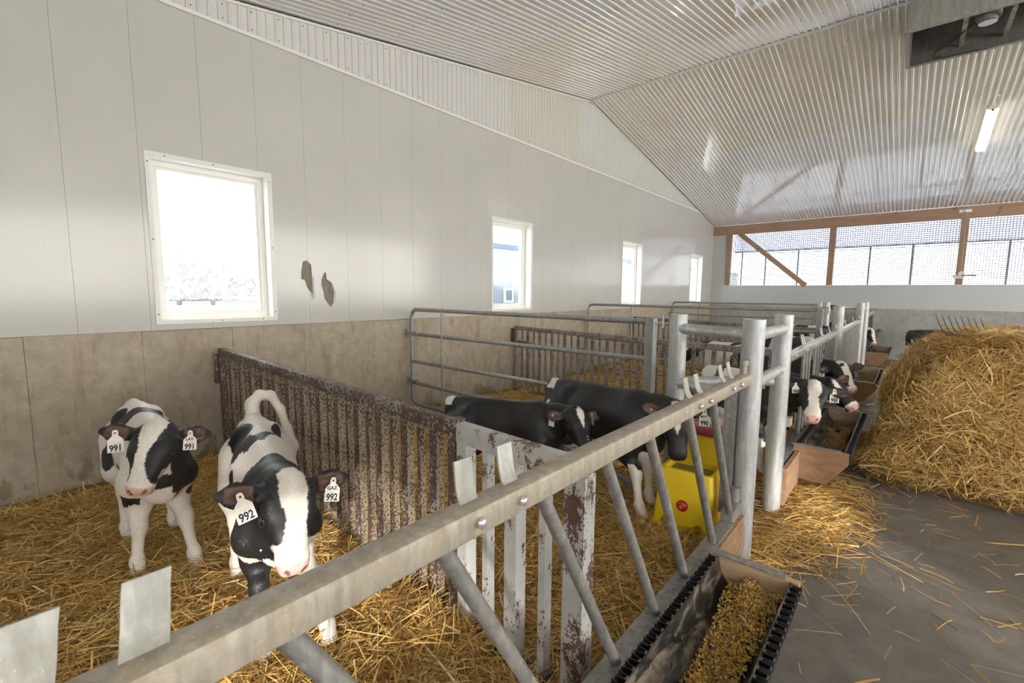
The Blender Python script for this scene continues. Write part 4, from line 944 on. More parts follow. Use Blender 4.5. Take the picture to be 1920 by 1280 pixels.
# ================================================================== lamps, ridge vent
def lamp(x, y, label):
    e = empty('strip_lamp', (x, y, zroof(y)-.06)); tag(e, label, 'lamp', 'sealed strip lamps on the ceiling')
    y0, y1 = y-.66, y+.66; z0, z1 = zroof(y0)-.075, zroof(y1)-.075
    def sec(w, h, o): return [(-w/2, o), (w/2, o), (w/2, o-h*.6), (w*.36, o-h), (-w*.36, o-h), (-w/2, o-h*.6)]
    MB().sweep([(x, y0, z0), (x, y1, z1)], [(q, w) for q, w in sec(.135, -.035, 0)]).build('housing', m_plain('cream_lamp_housing', (.72,.69,.58), .45) if 'cream_lamp_housing' not in MATS else MATS['cream_lamp_housing'], e)
    if 'lit_diffuser' not in MATS:
        t = NT('lit_diffuser'); em = t.b; em.inputs['Base Color'].default_value = (.8,.78,.65,1); em.inputs['Emission Color'].default_value = (1.0,.90,.66,1); em.inputs['Emission Strength'].default_value = 4.5
    MB().sweep([(x, y0+.02, z0-.002), (x, y1-.02, z1-.002)], sec(.125, .055, 0)).build('diffuser', MATS['lit_diffuser'], e)
    MB().box(x-.05, x+.05, y0-.03, y0+.01, z0-.02, z0+.03).build('end_cap', MATS['cream_lamp_housing'], e, smooth=False)
    MB().tube([(x, y0-.005, z0-.02), (x, y0-.02, z0-.035)], .016, 8).build('cable_gland', m_dark, e)
    MB().box(x-.035, x+.035, y-.42, y-.40, z0-.01, zroof(y)).box(x-.035, x+.035, y+.40, y+.42, z1-.01, zroof(y)).build('hanger', m_steel, e, smooth=False)
    return e
lamp(.70, 10.62, 'lit sealed strip lamp under the far ceiling slope')
lamp(3.9, 10.62, 'unseen strip lamp added farther along the far ceiling slope'); lamp(3.2, 1.2, 'unseen strip lamp added under the near ceiling slope'); lamp(-.4, -1.2, 'lit sealed strip lamp under the near ceiling slope over the first pen, added for fill light')  # three lamps outside the view, added to brighten the interior
rv = empty('ridge_vent', (.6, 7.34, 4.4)); tag(rv, 'galvanised ridge vent box with a fan motor inside, hanging below the ridge', 'vent')
m_duct = m_galv('dirty_duct_sheet', (.30,.31,.29), (.40,.41,.39), (.36,.33,.27), .45, .55, .3, 5); m_ductin = m_galv('dark_duct_inside', (.13,.125,.115), (.19,.18,.165), (.10,.085,.07), .6, .7, .1, 4)  # second sheet tone is simply darker, for the inside of the box
vx0, vx1, vy0, vy1, vz = -.255, 1.75, 6.83, 7.85, 4.40
zt_ = 5.25
for nm, b in (('near_side', (vx0, vx1, vy0, vy0+.02)), ('far_side', (vx0, vx1, vy1-.02, vy1)), ('end_side', (vx0, vx0+.02, vy0+.02, vy1-.02)), ('end_side', (vx1-.02, vx1, vy0+.02, vy1-.02))):
    MB().box(*b, vz, zroof((vy0+vy1)/2)+.06).build(nm, m_duct, rv, smooth=False)
MB().box(vx0+.02, vx1-.02, vy0+.02, vy1-.02, 4.86, 4.88).build('inner_baffle', m_ductin, rv, smooth=False)
MB().box(vx0+.02, vx1-.02, vy1-.026, vy1-.02, vz, 4.86).box(vx0+.02, vx0+.026, vy0+.02, vy1-.02, vz, 4.86).box(vx0+.02, vx1-.02, vy0+.02, vy0+.026, vz, 4.86).build('inner_lining', m_ductin, rv, smooth=False)
MB().beam((vx0-.01, vy0-.005, vz), (vx1, vy0-.005, vz), .03, .02).beam((vx0-.01, vy1+.005, vz), (vx1, vy1+.005, vz), .03, .02).beam((vx0-.005, vy0, vz), (vx0-.005, vy1, vz), .03, .02).build('bottom_flange', m_duct, rv, smooth=False)
for sx in (.22, .58): MB().beam((sx, vy0+.02, vz+.10), (sx, vy1-.02, vz+.10), .04, .03).build('motor_strut', m_rust_pale, rv, smooth=False)
mo = MB().tube([(.40, 7.34, 4.50), (.40, 7.34, 4.54), (.40, 7.34, 4.70), (.40, 7.34, 4.74)], .105, 20, scales=[.7, 1, 1, .8]).build('fan_motor', m_duct, rv)
MB().tube([(.40, 7.34, 4.485), (.40, 7.34, 4.50)], .075, 20).build('motor_cap', m_steel, mo)
for k in range(4):
    a = math.radians(90*k+25); c, s_ = math.cos(a), math.sin(a); vs = []
    for rr, w in ((.08, .05), (.40, .10)):
        for sgn in (-1, 1): vs.append((.40+c*rr-s_*w*sgn, 7.34+s_*rr+c*w*sgn, 4.76+.03*sgn))
    vs += [(a_, b_, c_+.004) for a_, b_, c_ in vs]
    MB().add(vs, [(0,1,3,2), (4,6,7,5), (0,4,5,1), (1,5,7,3), (3,7,6,2), (2,6,4,0)]).build('fan_blade', m_ductin, rv)
MB().tube([(.33, 7.34, 4.55), (.15, 7.45, 4.44), (.0, 7.6, 4.42), (-.02, 7.72, 4.405), (.08, 7.79, 4.40), (.45, 7.84, 4.405), (.75, 7.85, 4.415), (1.2, 7.86, 4.40), (1.7, 7.86, 4.42)], .009, 6).build('power_cable', m_dark, rv)

tl_ = empty('treeline', (-150, 60, -.3)); tag(tl_, 'distant treeline across the field, far behind the bare trees', 'treeline', kind='stuff')
for i, (x, y, rx, ry, rz) in enumerate(HEDGES):
    rr = np.random.default_rng(60+i); v = rr.normal(size=(1500, 3)); v /= np.linalg.norm(v, axis=1)[:, None]; v[:, 2] = np.abs(v[:, 2]); P = v*np.array([rx, ry, rz])*rr.uniform(.75, 1.08, (1500, 1))+[x, y, -.3]
    tag(link('foliage', strands('foliage', P, v, rz*.22, rz*.09, tilt=.8, seed=60+i, pal=np.array([(.035,.042,.05), (.06,.066,.075)]), pp=[.5, .5]), tl_), kind='stuff')
for b_ in BUSHES: bush(*b_, 'dark rounded evergreen between the two bare trees', 80)
# ================================================================== calves: one continuous skin each, from a smooth distance field
def smin(a, b, k):
    h = np.clip(.5+.5*(b-a)/k, 0, 1); return b*(1-h)+a*h-k*h*(1-h)
class Field:
    def __init__(s): s.pr = []
    def cone(s, a, b, ra, rb, k=.02, g=0, A=None, neg=False):
        s.pr.append((np.array(a, float), np.array(b, float), float(ra), float(rb), k, g, A, neg))
    @staticmethod
    def dist(P, pr):
        a, b, ra, rb, k, g, A, neg = pr
        if A is not None:
            o = a; Q = (P-o)@A[0].T; bb = (b-o)@A[0].T; aa = np.zeros(3); sc = A[1]
        else: Q, aa, bb, sc = P, a, b, 1.0
        ba = bb-aa; l2 = float(ba@ba)
        if l2 < 1e-12: return (np.linalg.norm(Q-aa, axis=-1)-ra)*sc
        h = np.clip(((Q-aa)@ba)/l2, 0, 1)
        return (np.linalg.norm(Q-aa-h[..., None]*ba, axis=-1)-(ra+(rb-ra)*h))*sc
    def mesh(s, vox):
        lo = np.min([np.minimum(p[0]-p[2]*1.3, p[1]-p[3]*1.3) for p in s.pr if not p[7]], 0)-.03
        hi = np.max([np.maximum(p[0]+p[2]*1.3, p[1]+p[3]*1.3) for p in s.pr if not p[7]], 0)+.03
        n = np.ceil((hi-lo)/vox).astype(int)+1; D = np.full(n, .25, np.float32)
        ax = [lo[i]+np.arange(n[i])*vox for i in range(3)]
        for p in s.pr:
            R = max(p[2], p[3])*1.35+.09; l = np.minimum(p[0], p[1])-R; h = np.maximum(p[0], p[1])+R
            sl = tuple(slice(max(0, int((l[i]-lo[i])/vox)), min(n[i], int((h[i]-lo[i])/vox)+2)) for i in range(3))
            X = np.stack(np.meshgrid(ax[0][sl[0]], ax[1][sl[1]], ax[2][sl[2]], indexing='ij'), -1)
            d = s.dist(X, p).astype(np.float32)
            if p[7]: D[sl] = -smin(-D[sl], d, p[4])
            else: D[sl] = smin(D[sl], d, p[4])
        ins = D < 0
        # surface nets
        c8 = [D[i:n[0]-1+i, j:n[1]-1+j, k:n[2]-1+k] for i in (0, 1) for j in (0, 1) for k in (0, 1)]
        cnt = sum((c < 0).astype(np.int8) for c in c8); act = (cnt > 0) & (cnt < 8); idx = np.argwhere(act); ids = np.full(act.shape, -1, np.int64); ids[act] = np.arange(len(idx))
        V8 = np.stack([c[act] for c in c8], 1); offs = np.array([(i, j, k) for i in (0, 1) for j in (0, 1) for k in (0, 1)], float)
        acc = np.zeros((len(idx), 3)); w = np.zeros(len(idx))
        for e0 in range(8):
            for bit in (4, 2, 1):
                e1 = e0 | bit
                if e1 == e0: continue
                a, b = V8[:, e0], V8[:, e1]; m = (a < 0) != (b < 0); t = np.where(m, a/np.where(m, a-b, 1), 0)
                acc += m[:, None]*(offs[e0]+t[:, None]*(offs[e1]-offs[e0])); w += m
        co = lo+(idx+acc/np.maximum(w, 1)[:, None])*vox
        F = []
        for d in range(3):
            e = [1, 1, 1]; e[d] = 0; sh = [n[i]-(1 if i == d else 0) for i in range(3)]
            A = ins[tuple(slice(0, sh[i]) for i in range(3))]; B = ins[tuple(slice(1 if i == d else 0, None) for i in range(3))]
            for flip in (0, 1):
                q = np.argwhere((A & ~B) if not flip else (~A & B)); u, v = [i for i in range(3) if i != d]
                q = q[(q[:, u] > 0) & (q[:, v] > 0) & (q[:, u] < n[u]-1) & (q[:, v] < n[v]-1)]
                def at(du, dv): p = q.copy(); p[:, u] -= du; p[:, v] -= dv; return ids[p[:, 0], p[:, 1], p[:, 2]]
                f = np.stack([at(1, 1), at(0, 1), at(0, 0), at(1, 0)], 1); fl = flip ^ (d == 1)
                F.append(f[:, ::-1] if fl else f)
        F = np.concatenate(F); F = F[(F >= 0).all(1)]
        # two rounds of gentle smoothing
        for lam in (.5, .5):
            sm = np.zeros_like(co); ct = np.zeros(len(co))
            for i in range(4):
                a, b = F[:, i], F[:, (i+1) % 4]; np.add.at(sm, a, co[b]); np.add.at(ct, a, 1)
            co = co+lam*(sm/np.maximum(ct, 1)[:, None]-co)
        return co, F
    def groups(s, P):
        gs = sorted({p[5] for p in s.pr if not p[7]}); best = np.full(len(P), 9.); gi = np.zeros(len(P), int)
        for g in gs:
            d = np.min([s.dist(P, p) for p in s.pr if p[5] == g and not p[7]], 0); m = d < best; best[m] = d[m]; gi[m] = g
        return gi
def nz_(P, f=18., seed=0.):
    x, y, z = P.T; o = seed*1.7
    return (np.sin(f*x+1.3*np.sin(f*.7*y+o)+o)+np.sin(f*1.1*y+1.5*np.sin(f*.8*z+2*o)+1)+np.sin(f*.9*z+1.4*np.sin(f*.75*x+o)+2))/3+.4*np.sin(f*2.7*x+f*2.1*y+f*1.9*z+o)
TORSO, NECK, HEAD, EAR, FRL, FLL, HRL, HLL, TAIL = range(9)
C_WHITE = np.array((.82,.765,.69)); C_BLACK = np.array((.015,.0145,.0155)); C_PINK = np.array((.72,.43,.38)); C_HOOF = np.array((.30,.235,.165)); C_EAR = np.array((.12,.062,.050))
m_eye = m_plain('dark_eye', (.012,.008,.006), .05, coat=1.0); m_lidskin = m_plain('eyelid_skin', (.03,.024,.022), .45)
m_tagw = m_plain('cream_tag_plastic', (.80,.76,.66), .4); m_ink = m_plain('tag_ink', (.012,.012,.03), .6); m_inkg = m_plain('grey_tag_print', (.42,.40,.36), .6)
def unit(v): v = np.array(v, float); return v/np.linalg.norm(v)
def text_mesh(body, size, bold=.0):
    cu = bpy.data.curves.new('t', 'FONT'); cu.body = body; cu.size = size; cu.align_x = 'CENTER'; cu.align_y = 'CENTER'; cu.extrude = .0006; cu.offset = bold; cu.resolution_u = 3
    o = bpy.data.objects.new('t', cu); COL.objects.link(o); dg = bpy.context.evaluated_depsgraph_get(); me = bpy.data.meshes.new_from_object(o.evaluated_get(dg)); bpy.data.objects.remove(o); return me
def ear_tag(root, hang, nrm, upv, top, num, scale=1.0, print_line=True):
    """hang: stud point on the ear, nrm: face of the tag, upv: its up"""
    nrm = unit(nrm); upv = unit(np.array(upv)-np.dot(upv, nrm)*nrm); sd = np.cross(upv, nrm); M = Matrix(((*[sd[0], upv[0], nrm[0]], hang[0]), (*[sd[1], upv[1], nrm[1]], hang[1]), (*[sd[2], upv[2], nrm[2]], hang[2]), (0, 0, 0, 1))) @ Matrix.Scale(scale, 4)
    pr = [(-.010,.012),(.010,.012),(.012,.0),(.011,-.010),(.026,-.026),(.030,-.032),(.031,-.084),(.029,-.087),(-.029,-.087),(-.031,-.084),(-.030,-.032),(-.026,-.026),(-.011,-.010),(-.012,.0)]
    pr = pr[:1]+[(-.005,.0165),(.005,.0165)]+pr[1:]
    def put(mb_or_me, name, mat, par):
        me = mb_or_me.mesh(name, mat, smooth=False) if isinstance(mb_or_me, MB) else mb_or_me
        me.transform(M); 
        if not len(me.materials): me.materials.append(mat)
        o = bpy.data.objects.new(name, me); COL.objects.link(o); o.parent = par; o.matrix_parent_inverse = Matrix.Translation(-Vector(root.location)) if par is root else Matrix.Identity(4)
        return o
    t = put(MB().prism(pr[::-1], 'z', -.0012, .0012), 'ear_tag', m_tagw, root)
    put(MB().tube([(0, .002, .001), (0, .002, .005)], .0095, 12), 'tag_stud', m_tagw, t); put(MB().tube([(0, .002, .0045), (0, .002, .0058)], .0042, 8), 'stud_hole', m_ink, t)
    if top: me = text_mesh(top, .0200, .0007); me.transform(Matrix.Translation((0, -.030, .0012))); put(me, 'tag_letters', m_ink, t)
    if print_line: me = text_mesh('153683'+'70' if not top else '153683', .008); me.transform(Matrix.Translation((0, -.046, .0012))); put(me, 'tag_print', m_inkg, t)
    if num: me = text_mesh(num, .034, .0011); me.transform(Matrix.Diagonal((.92, 1.2, 1, 1))); me.transform(Matrix.Translation((0, -.069, .0012))); put(me, 'tag_number', m_ink, t)
    return t
def calf(label, W_, R_, poll, nose, faceup, feet, paint, vox=.009, s=1.0, hs=1.0, tail='down', ear=(.0, .0), tags=(), group=None, neckbend=None, ear_tilt=(0., 0.), mouth=False, belly=1.0, fur=0):
    W_, R_, poll, nose = (np.array(v, float) for v in (W_, R_, poll, nose)); z = np.array((0, 0, 1.))
    fw = W_-R_; fw[2] = 0; blen = np.linalg.norm(fw); fw = fw/blen; sd = np.cross(fw, z)            # sd = the calf's right
    F = Field(); sq = lambda k: (np.eye(3)+(1/k-1)*np.outer(sd, sd), k)
    T = sq(.74)
    c0 = W_-z*.215*s+fw*.085*s; c1 = W_-z*.190*s-fw*.03*s; c2 = (W_+R_)/2-z*.205*s*belly; c3 = R_-z*.165*s+fw*.14*s; c4 = R_-z*.165*s+fw*.04*s
    F.cone(c0, c1, .125*s, .170*s, .05, TORSO, T); F.cone(c1, c2, .172*s, .188*s*belly, .05, TORSO, T); F.cone(c2, c3, .188*s*belly, .150*s, .05, TORSO, T); F.cone(c3, c4, .150*s, .118*s, .05, TORSO, T)
    F.cone(W_-z*.042*s+fw*.02, R_-z*.035*s+fw*.03, .036*s, .034*s, .05, TORSO)
    for k in (-1, 1):
        F.cone(R_+fw*.21*s+sd*k*.075*s-z*.055*s, R_+fw*.19*s+sd*k*.085*s-z*.07*s, .034*s, .034*s, .05, TORSO)
        F.cone(R_-fw*.02*s+sd*k*.045*s-z*.075*s, R_+fw*.01*s+sd*k*.05*s-z*.09*s, .034*s, .034*s, .04, TORSO)
        F.cone(W_-z*.07*s+sd*k*.045*s, W_-z*.26*s+sd*k*.095*s+fw*.075*s, .05*s, .075*s, .05, TORSO)
    F.cone(c0+fw*.03*s-z*.06*s, c0+fw*.06*s-z*.10*s, .085*s, .07*s, .05, TORSO)
    # neck and head
    f = unit(nose-poll); u = np.array(faceup, float); u = unit(u-np.dot(u, f)*f); hsd = np.cross(f, u)    # hsd = right side of the face
    H = lambda a, b, c: poll+hsd*(a*hs)+f*(b*hs)+u*(c*hs)
    nb = np.zeros(3) if neckbend is None else np.array(neckbend, float)
    N1 = (sq(.80))
    m1 = (W_-z*.10*s+fw*.05*s+H(0, .0, -.075))/2+nb
    F.cone(W_-z*.10*s+fw*.05*s, m1, .105*s, .086*s, .05, NECK, N1); F.cone(m1, H(0, -.005, -.070), .086*s, .062*hs, .04, NECK)
    m2 = (c0+fw*.02*s+H(0, .0, -.12))/2+nb-z*.01
    F.cone(c0+fw*.02*s, m2, .115*s, .078*s, .05, NECK, N1); F.cone(m2, H(0, .0, -.105), .078*s, .050*hs, .03, NECK)
    for k in (-1, 1):
        F.cone(H(k*.036, .030, -.060), H(k*.034, .115, -.060), .058*hs, .056*hs, .025, HEAD)             # skull
        F.cone(H(k*.030, .10, -.062), H(k*.013, .255, -.066), .054*hs, .036*hs, .025, HEAD)              # face
        F.cone(H(k*.058, .070, -.036), H(k*.058, .112, -.040), .030*hs, .029*hs, .02, HEAD)              # brow
        F.cone(H(k*.044, .065, -.105), H(k*.026, .20, -.108), .040*hs, .027*hs, .03, HEAD)               # jaw
        F.cone(H(k*.021, .262, -.068), H(k*.020, .287, -.066), .036*hs, .032*hs, .02, HEAD)              # muzzle
        F.cone(H(k*.088, .120, -.058), H(k*.094, .124, -.058), .0150*hs, .0150*hs, .012, HEAD, None, True)   # eye socket
        F.cone(H(k*.024, .325, -.056), H(k*.035, .308, -.044), .0125*hs, .0105*hs, .005, HEAD, None, True)    # nostril
        # ear: leaf, hollowed in front
        i_ = 0 if k > 0 else 1; dr, fwd_ = ear[i_] if hasattr(ear[i_], '__len__') else (ear[0], ear[1])
        e0 = H(k*.078, .028, -.052); ed = unit(hsd*k*1.0-f*(.10-fwd_)+u*(.05)+z*dr); en0 = u*1.0+f*.30+z*.15; en = unit(en0-ed*np.dot(en0, ed)); ew = np.cross(en, ed)
        Em = np.eye(3)+(1/.30-1)*np.outer(en, en)
        F.cone(e0, e0+ed*.03*hs, .024*hs, .026*hs, .02, EAR)
        F.cone(e0+ed*.045*hs, e0+ed*.090*hs, .036*hs, .043*hs, .012, EAR, (Em, .45)); F.cone(e0+ed*.090*hs, e0+ed*.140*hs, .043*hs, .020*hs, .010, EAR, (Em, .45))
        F.cone(e0+ed*.050*hs+en*.022*hs, e0+ed*.115*hs+en*.020*hs, .024*hs, .016*hs, .008, EAR, None, True)
        if i_ == 0: earR = (e0, ed, en, ew)
        else: earL = (e0, ed, en, ew)
    F.cone(H(-.018, .276, -.108), H(.018, .276, -.108), .026*hs, .026*hs, .018, HEAD)
    F.cone(H(0, .07, -.115), H(0, .20, -.115), .040*hs, .030*hs, .03, HEAD)
    if mouth: F.cone(H(-.03, .31, -.098), H(.03, .31, -.098), .007, .007, .006, HEAD, None, True); F.cone(H(-.036, .25, -.098), H(-.036, .31, -.098), .006, .007, .006, HEAD, None, True); F.cone(H(.036, .25, -.098), H(.036, .31, -.098), .006, .007, .006, HEAD, None, True)
    F.cone(H(0, .0, -.022), H(0, .04, -.016), .040*hs, .044*hs, .03, HEAD)                           # poll tuft
    # legs (front right, front left, hind right, hind left)
    for i, (ft, g) in enumerate(zip(feet, (FRL, FLL, HRL, HLL))):
        if ft is None: continue
        ft = np.array(ft, float); k = 1 if i % 2 == 0 else -1
        if i < 2:
            sh = W_-z*.28*s+sd*k*.085*s+fw*.05*s; el = W_-z*.40*s+sd*k*.080*s-fw*.0*s; kn = ft*.47+el*.53+fw*.022*s; kn[2] = ft[2]+.30*s+.25*(kn[2]-ft[2]-.30*s); fe = ft+z*.088*s-fw*.012*s
            F.cone(sh, el, .080*s, .066*s, .04, g); F.cone(el, kn, .055*s, .034*s, .03, g); F.cone(kn+z*.018*s, kn-z*.022*s+fw*.004, .039*s, .036*s, .015, g)
            F.cone(kn-z*.02*s, fe, .029*s, .0245*s, .02, g)
        else:
            hp_ = R_-z*.21*s+fw*.13*s+sd*k*.070*s; st = R_-z*.36*s+fw*.20*s+sd*k*.085*s; st = st+(ft-R_)*np.array((1, 1, 0))*.25; ho = ft*.96+np.array((R_[0], R_[1], ft[2]))*.04-fw*.065*s; ho[2] = ft[2]+.315*s; fe = ft+z*.088*s-fw*.018*s
            F.cone(hp_, st, .118*s, .085*s, .05, g); F.cone(hp_-fw*.08*s, (st+ho)/2-fw*.03*s, .090*s, .050*s, .05, g); F.cone(st, ho+z*.03*s, .070*s, .036*s, .03, g); F.cone(ho+z*.03*s-fw*.008, ho-z*.03*s, .036*s, .033*s, .02, g)
            F.cone(ho-z*.02*s, fe, .030*s, .0250*s, .02, g)
        F.cone(fe, fe-z*.004, .033*s, .033*s, .018, g); F.cone(fe, ft+z*.045*s+fw*.012*s, .029*s, .033*s, .015, g)
        F.cone(ft+z*.038*s+fw*.014*s, ft+z*.012*s+fw*.022*s, .033*s, .038*s, .008, g)
        F.cone(ft+fw*.075*s+z*.03*s, ft+fw*.055*s-z*.02*s, .004, .004, .006, g, None, True)
    # tail
    if tail == 'curl':
        tp = [R_-fw*.01-z*.03, R_-fw*.045+z*.045-sd*.0, R_-fw*.085+z*.085-sd*.045, R_-fw*.10+z*.075-sd*.105, R_-fw*.10-z*.02-sd*.155, R_-fw*.08-z*.14-sd*.185, R_-fw*.06-z*.25-sd*.205, R_-fw*.05-z*.33-sd*.205]; tr_ = [.040, .034, .028, .025, .023, .024, .034, .014]
    elif tail == 'tuck': tp = [R_-fw*.01-z*.02, R_-fw*.035-z*.03, R_-fw*.04-z*.15]; tr_ = [.035, .028, .02]
    else: tp = [R_-fw*.01-z*.03, R_-fw*.045-z*.06, R_-fw*.06-z*.18, R_-fw*.055-z*.32, R_-fw*.05-z*.44, R_-fw*.05-z*.52]; tr_ = [.036, .029, .023, .021, .03, .012]
    for i in range(len(tp)-1): F.cone(tp[i], tp[i+1], tr_[i]*s, tr_[i+1]*s, .02, TAIL)
    co, fa = F.mesh(vox); gi = F.groups(co)
    D = co-R_; loc = np.stack([D@sd, (D@fw)/blen, co[:, 2]], 1)                                   # right(+), 0 rump .. 1 withers, height
    Dh = co-poll; hl = np.stack([Dh@hsd, Dh@f, Dh@u], 1)/hs                                        # right of face, towards nose, out of forehead
    n = nz_(co, 17, 1.0)*.022+nz_(co, 60, 2.0)*.006
    col = paint(loc, hl, gi, n, co)
    # bare skin: pink nose, hooves, inside of the ears
    for (e0, ed, en, ew) in (earR, earL):
        dd = co-e0; al, ou, la = dd@ed, dd@en, dd@ew
        col[(gi == EAR) & (al > (.036+n*.2)*hs) & (al < .128*hs) & (np.abs(la) < (.029-.10*np.maximum(0, al-.09))*hs+n*.1) & (ou > -.004) & (ou < .05)] = C_EAR
    base_z = np.array([f_[2] for f_ in feet if f_ is not None]).min()
    leg = (gi >= FRL) & (gi <= HLL); col[leg & (loc[:, 2]+n*.4 < base_z+.045*s)] = C_HOOF
    o_ = len(co)
    me = bpy.data.meshes.new('calf_body'); root = empty('calf', (float((W_[0]+R_[0])/2), float((W_[1]+R_[1])/2), 0)); tag(root, label, 'calf', group)
    me = np_mesh('body', co, quads=fa, mat=m_coat, color=col, smooth=True)
    link('body', me, root)
    if fur:
        r = np.random.default_rng(int(abs(W_[0])*1000)); v0, v1, v2, v3 = (co[fa[:, i]] for i in range(4)); fn = np.cross(v2-v0, v3-v1); ar = np.linalg.norm(fn, axis=1); fn = fn/np.maximum(ar, 1e-9)[:, None]
        pick = r.choice(len(fa), fur, p=ar/ar.sum()); w4 = r.dirichlet((1, 1, 1, 1), fur); P = np.einsum('ni,nij->nj', w4, co[fa[pick]]); N = fn[pick]; gg = gi[fa[pick, 0]]; cc = col[fa[pick, 0]]
        flow = np.where((gg == HEAD)[:, None], -f*.6+np.sign((P-poll)@hsd)[:, None]*hsd*.5, -fw*.7-z*.6); flow = flow+r.normal(0, .35, (fur, 3)); flow -= (flow*N).sum(1)[:, None]*N; flow /= np.linalg.norm(flow, axis=1)[:, None]
        bare = (cc == C_PINK).all(1) | (cc == C_HOOF).all(1); tuft = (gg == HEAD) & (((P-poll)@f)/hs < .06); Ln = np.where(tuft, .013, np.where(gg == HEAD, .0055, np.where(gg == TAIL, .015, np.where(gg >= FRL, .006, .0085))))*r.uniform(.6, 1.3, fur)
        dirn = flow+N*np.where(tuft, .7, .30)[:, None]*r.uniform(.4, 1.2, (fur, 1)); dirn /= np.linalg.norm(dirn, axis=1)[:, None]; sdv = np.cross(dirn, N); sdv /= np.maximum(np.linalg.norm(sdv, axis=1), 1e-6)[:, None]
        k = ~bare; P, N, dirn, sdv, Ln, cc = P[k], N[k], dirn[k], sdv[k], Ln[k], cc[k]; m = len(P)
        T3 = np.stack([P-sdv*.0008, P+sdv*.0008, P+dirn*Ln[:, None]], 1).reshape(-1, 3)
        tag(link('hair', np_mesh('hair', T3, tris=np.arange(m*3).reshape(-1, 3), mat=m_fur, color=np.repeat(cc*r.uniform(.8, 1.12, (m, 1)), 3, 0)), root), kind='stuff')
    for k in (-1, 1):
        c = H(k*.0795, .120, -.058); ex = unit(hsd*k+u*.35)
        eb = link('eye', MB().ball(tuple(c), .0185*hs, 14, 10).mesh('eye', m_eye, angle=180), root)
        # eyelid rim: a thin ring round the eyeball
        t1 = unit(np.cross(ex, f)); ring = [tuple(c+ex*.0120*hs+(f*math.cos(a)*1.15+t1*math.sin(a)*.92)*.0160*hs) for a in [2*math.pi*i/16 for i in range(16)]]
        lid = MB().tube(ring, .0028*hs, 6, closed=True).mesh('eyelid', m_lidskin); lo_ = bpy.data.objects.new('eyelid', lid); COL.objects.link(lo_); lo_.parent = eb
    for (side, top, num, kw) in tags:
        e0, ed, en, ew = earR if side == 'R' else earL
        hang = e0+ed*kw.get('along', .062)*hs+en*kw.get('out', .024)*hs-z*kw.get('drop', .0)
        ear_tag(root, hang, kw.get('n', en), kw.get('up', (0, 0, 1)), top, num, kw.get('s', 1.0))
    return root
# ---- coat patterns: black where these say so (loc: right, along, height; hl: face coordinates)
def ell(L, c, r): return (((L-np.array(c))/np.array(r))**2).sum(1)-1
def paint_base(gi, black): 
    col = np.tile(C_WHITE, (len(gi), 1)); col[black] = C_BLACK; return col
def face_marks(col, hl, gi, n, blaze, nose_pink=True, spots=False):
    h = gi == HEAD; ax = np.abs(hl[:, 0]); top = hl[:, 2] > -.085
    white = h & blaze(hl, n)
    col[h] = C_BLACK; col[white] = C_WHITE
    e = gi == EAR; col[e] = C_BLACK
    lip = h & (np.abs(hl[:, 2]+.094+.03*np.abs(hl[:, 0])) < .0045) & (hl[:, 1] > .19); 
    if nose_pink:
        p = h & (hl[:, 1] > .288-.5*np.maximum(0, np.abs(hl[:, 0])-.03)+n*.25) & (hl[:, 2] < -.028); col[p] = C_PINK
        col[lip] = col[lip]*.45  # shade of the mouth crease painted in as a darker line
        for k in (-1, 1):
            dn = np.minimum(np.linalg.norm(hl-np.array((k*.025, .318, -.054)), axis=1), np.linalg.norm(hl-np.array((k*.033, .308, -.046)), axis=1)); col[h & (dn < .0105)] = C_PINK*.25  # shade inside the nostrils painted in as dark pink
        if spots: sp = p & (n > .014); col[sp] = C_BLACK*2
    return col
# ================================================================== the herd
Z = lambda x, y: float(bed_h(np.array([x]), np.array([y]))[0])+.004
def ft(x, y): return (x, y, max(.0, Z(x, y)))
# 991: white with two saddle patches, black head with a blaze
def paint991(L, h, g, n, co):
    s, a, z = L.T; nn = n*2.0
    b = ((a+.10*np.abs(s)*2+nn > .40) & (a+.25*np.abs(s)+nn < .60) & (s > -.125) & (z > .60)) | (ell(np.stack([s, a, z], 1), (.10, .33, .80), (.055, .09, .10))+nn*8 < 0) | (ell(L, (.14, .38, .62), (.06, .10, .10))+nn*8 < 0)
    b &= (g == TORSO) | (g == HRL) | (g == HLL)
    b |= (g == NECK) & ((s < .035+nn) | (z < .62)) & (z > .47+nn)
    b |= (g == TORSO) & (a > .92) & (s < -.03) & (z > .50+nn) & (z < .80)
    b |= (g == FRL) & (z > .46+nn) & (z < .57) & (s > .085)
    b |= (g == FLL) & (ell(L, (-.13, 1.06, .50), (.04, .06, .05))+nn*10 < 0)
    b |= (g == TORSO) & (ell(L, (.13, .62, .52), (.05, .05, .09))+nn*8 < 0)
    c = paint_base(g, b)
    def blaze(h, n):
        x, y, u = h.T; w = np.interp(y, [0, .06, .12, .18, .24, .30], [.046, .036, .020, .018, .030, .06]); mid = np.interp(y, [0, .10, .2, .3], [.006, .012, .022, .0])
        return ((np.abs(x-mid) < w+n*.35) & (u > -.09)) | (y > .262+n*.4) | ((np.abs(x+.05) < .014) & (y > .13) & (y < .26) & (u < -.075+(.26-y)*.1))
    return face_marks(c, h, g, n, blaze)
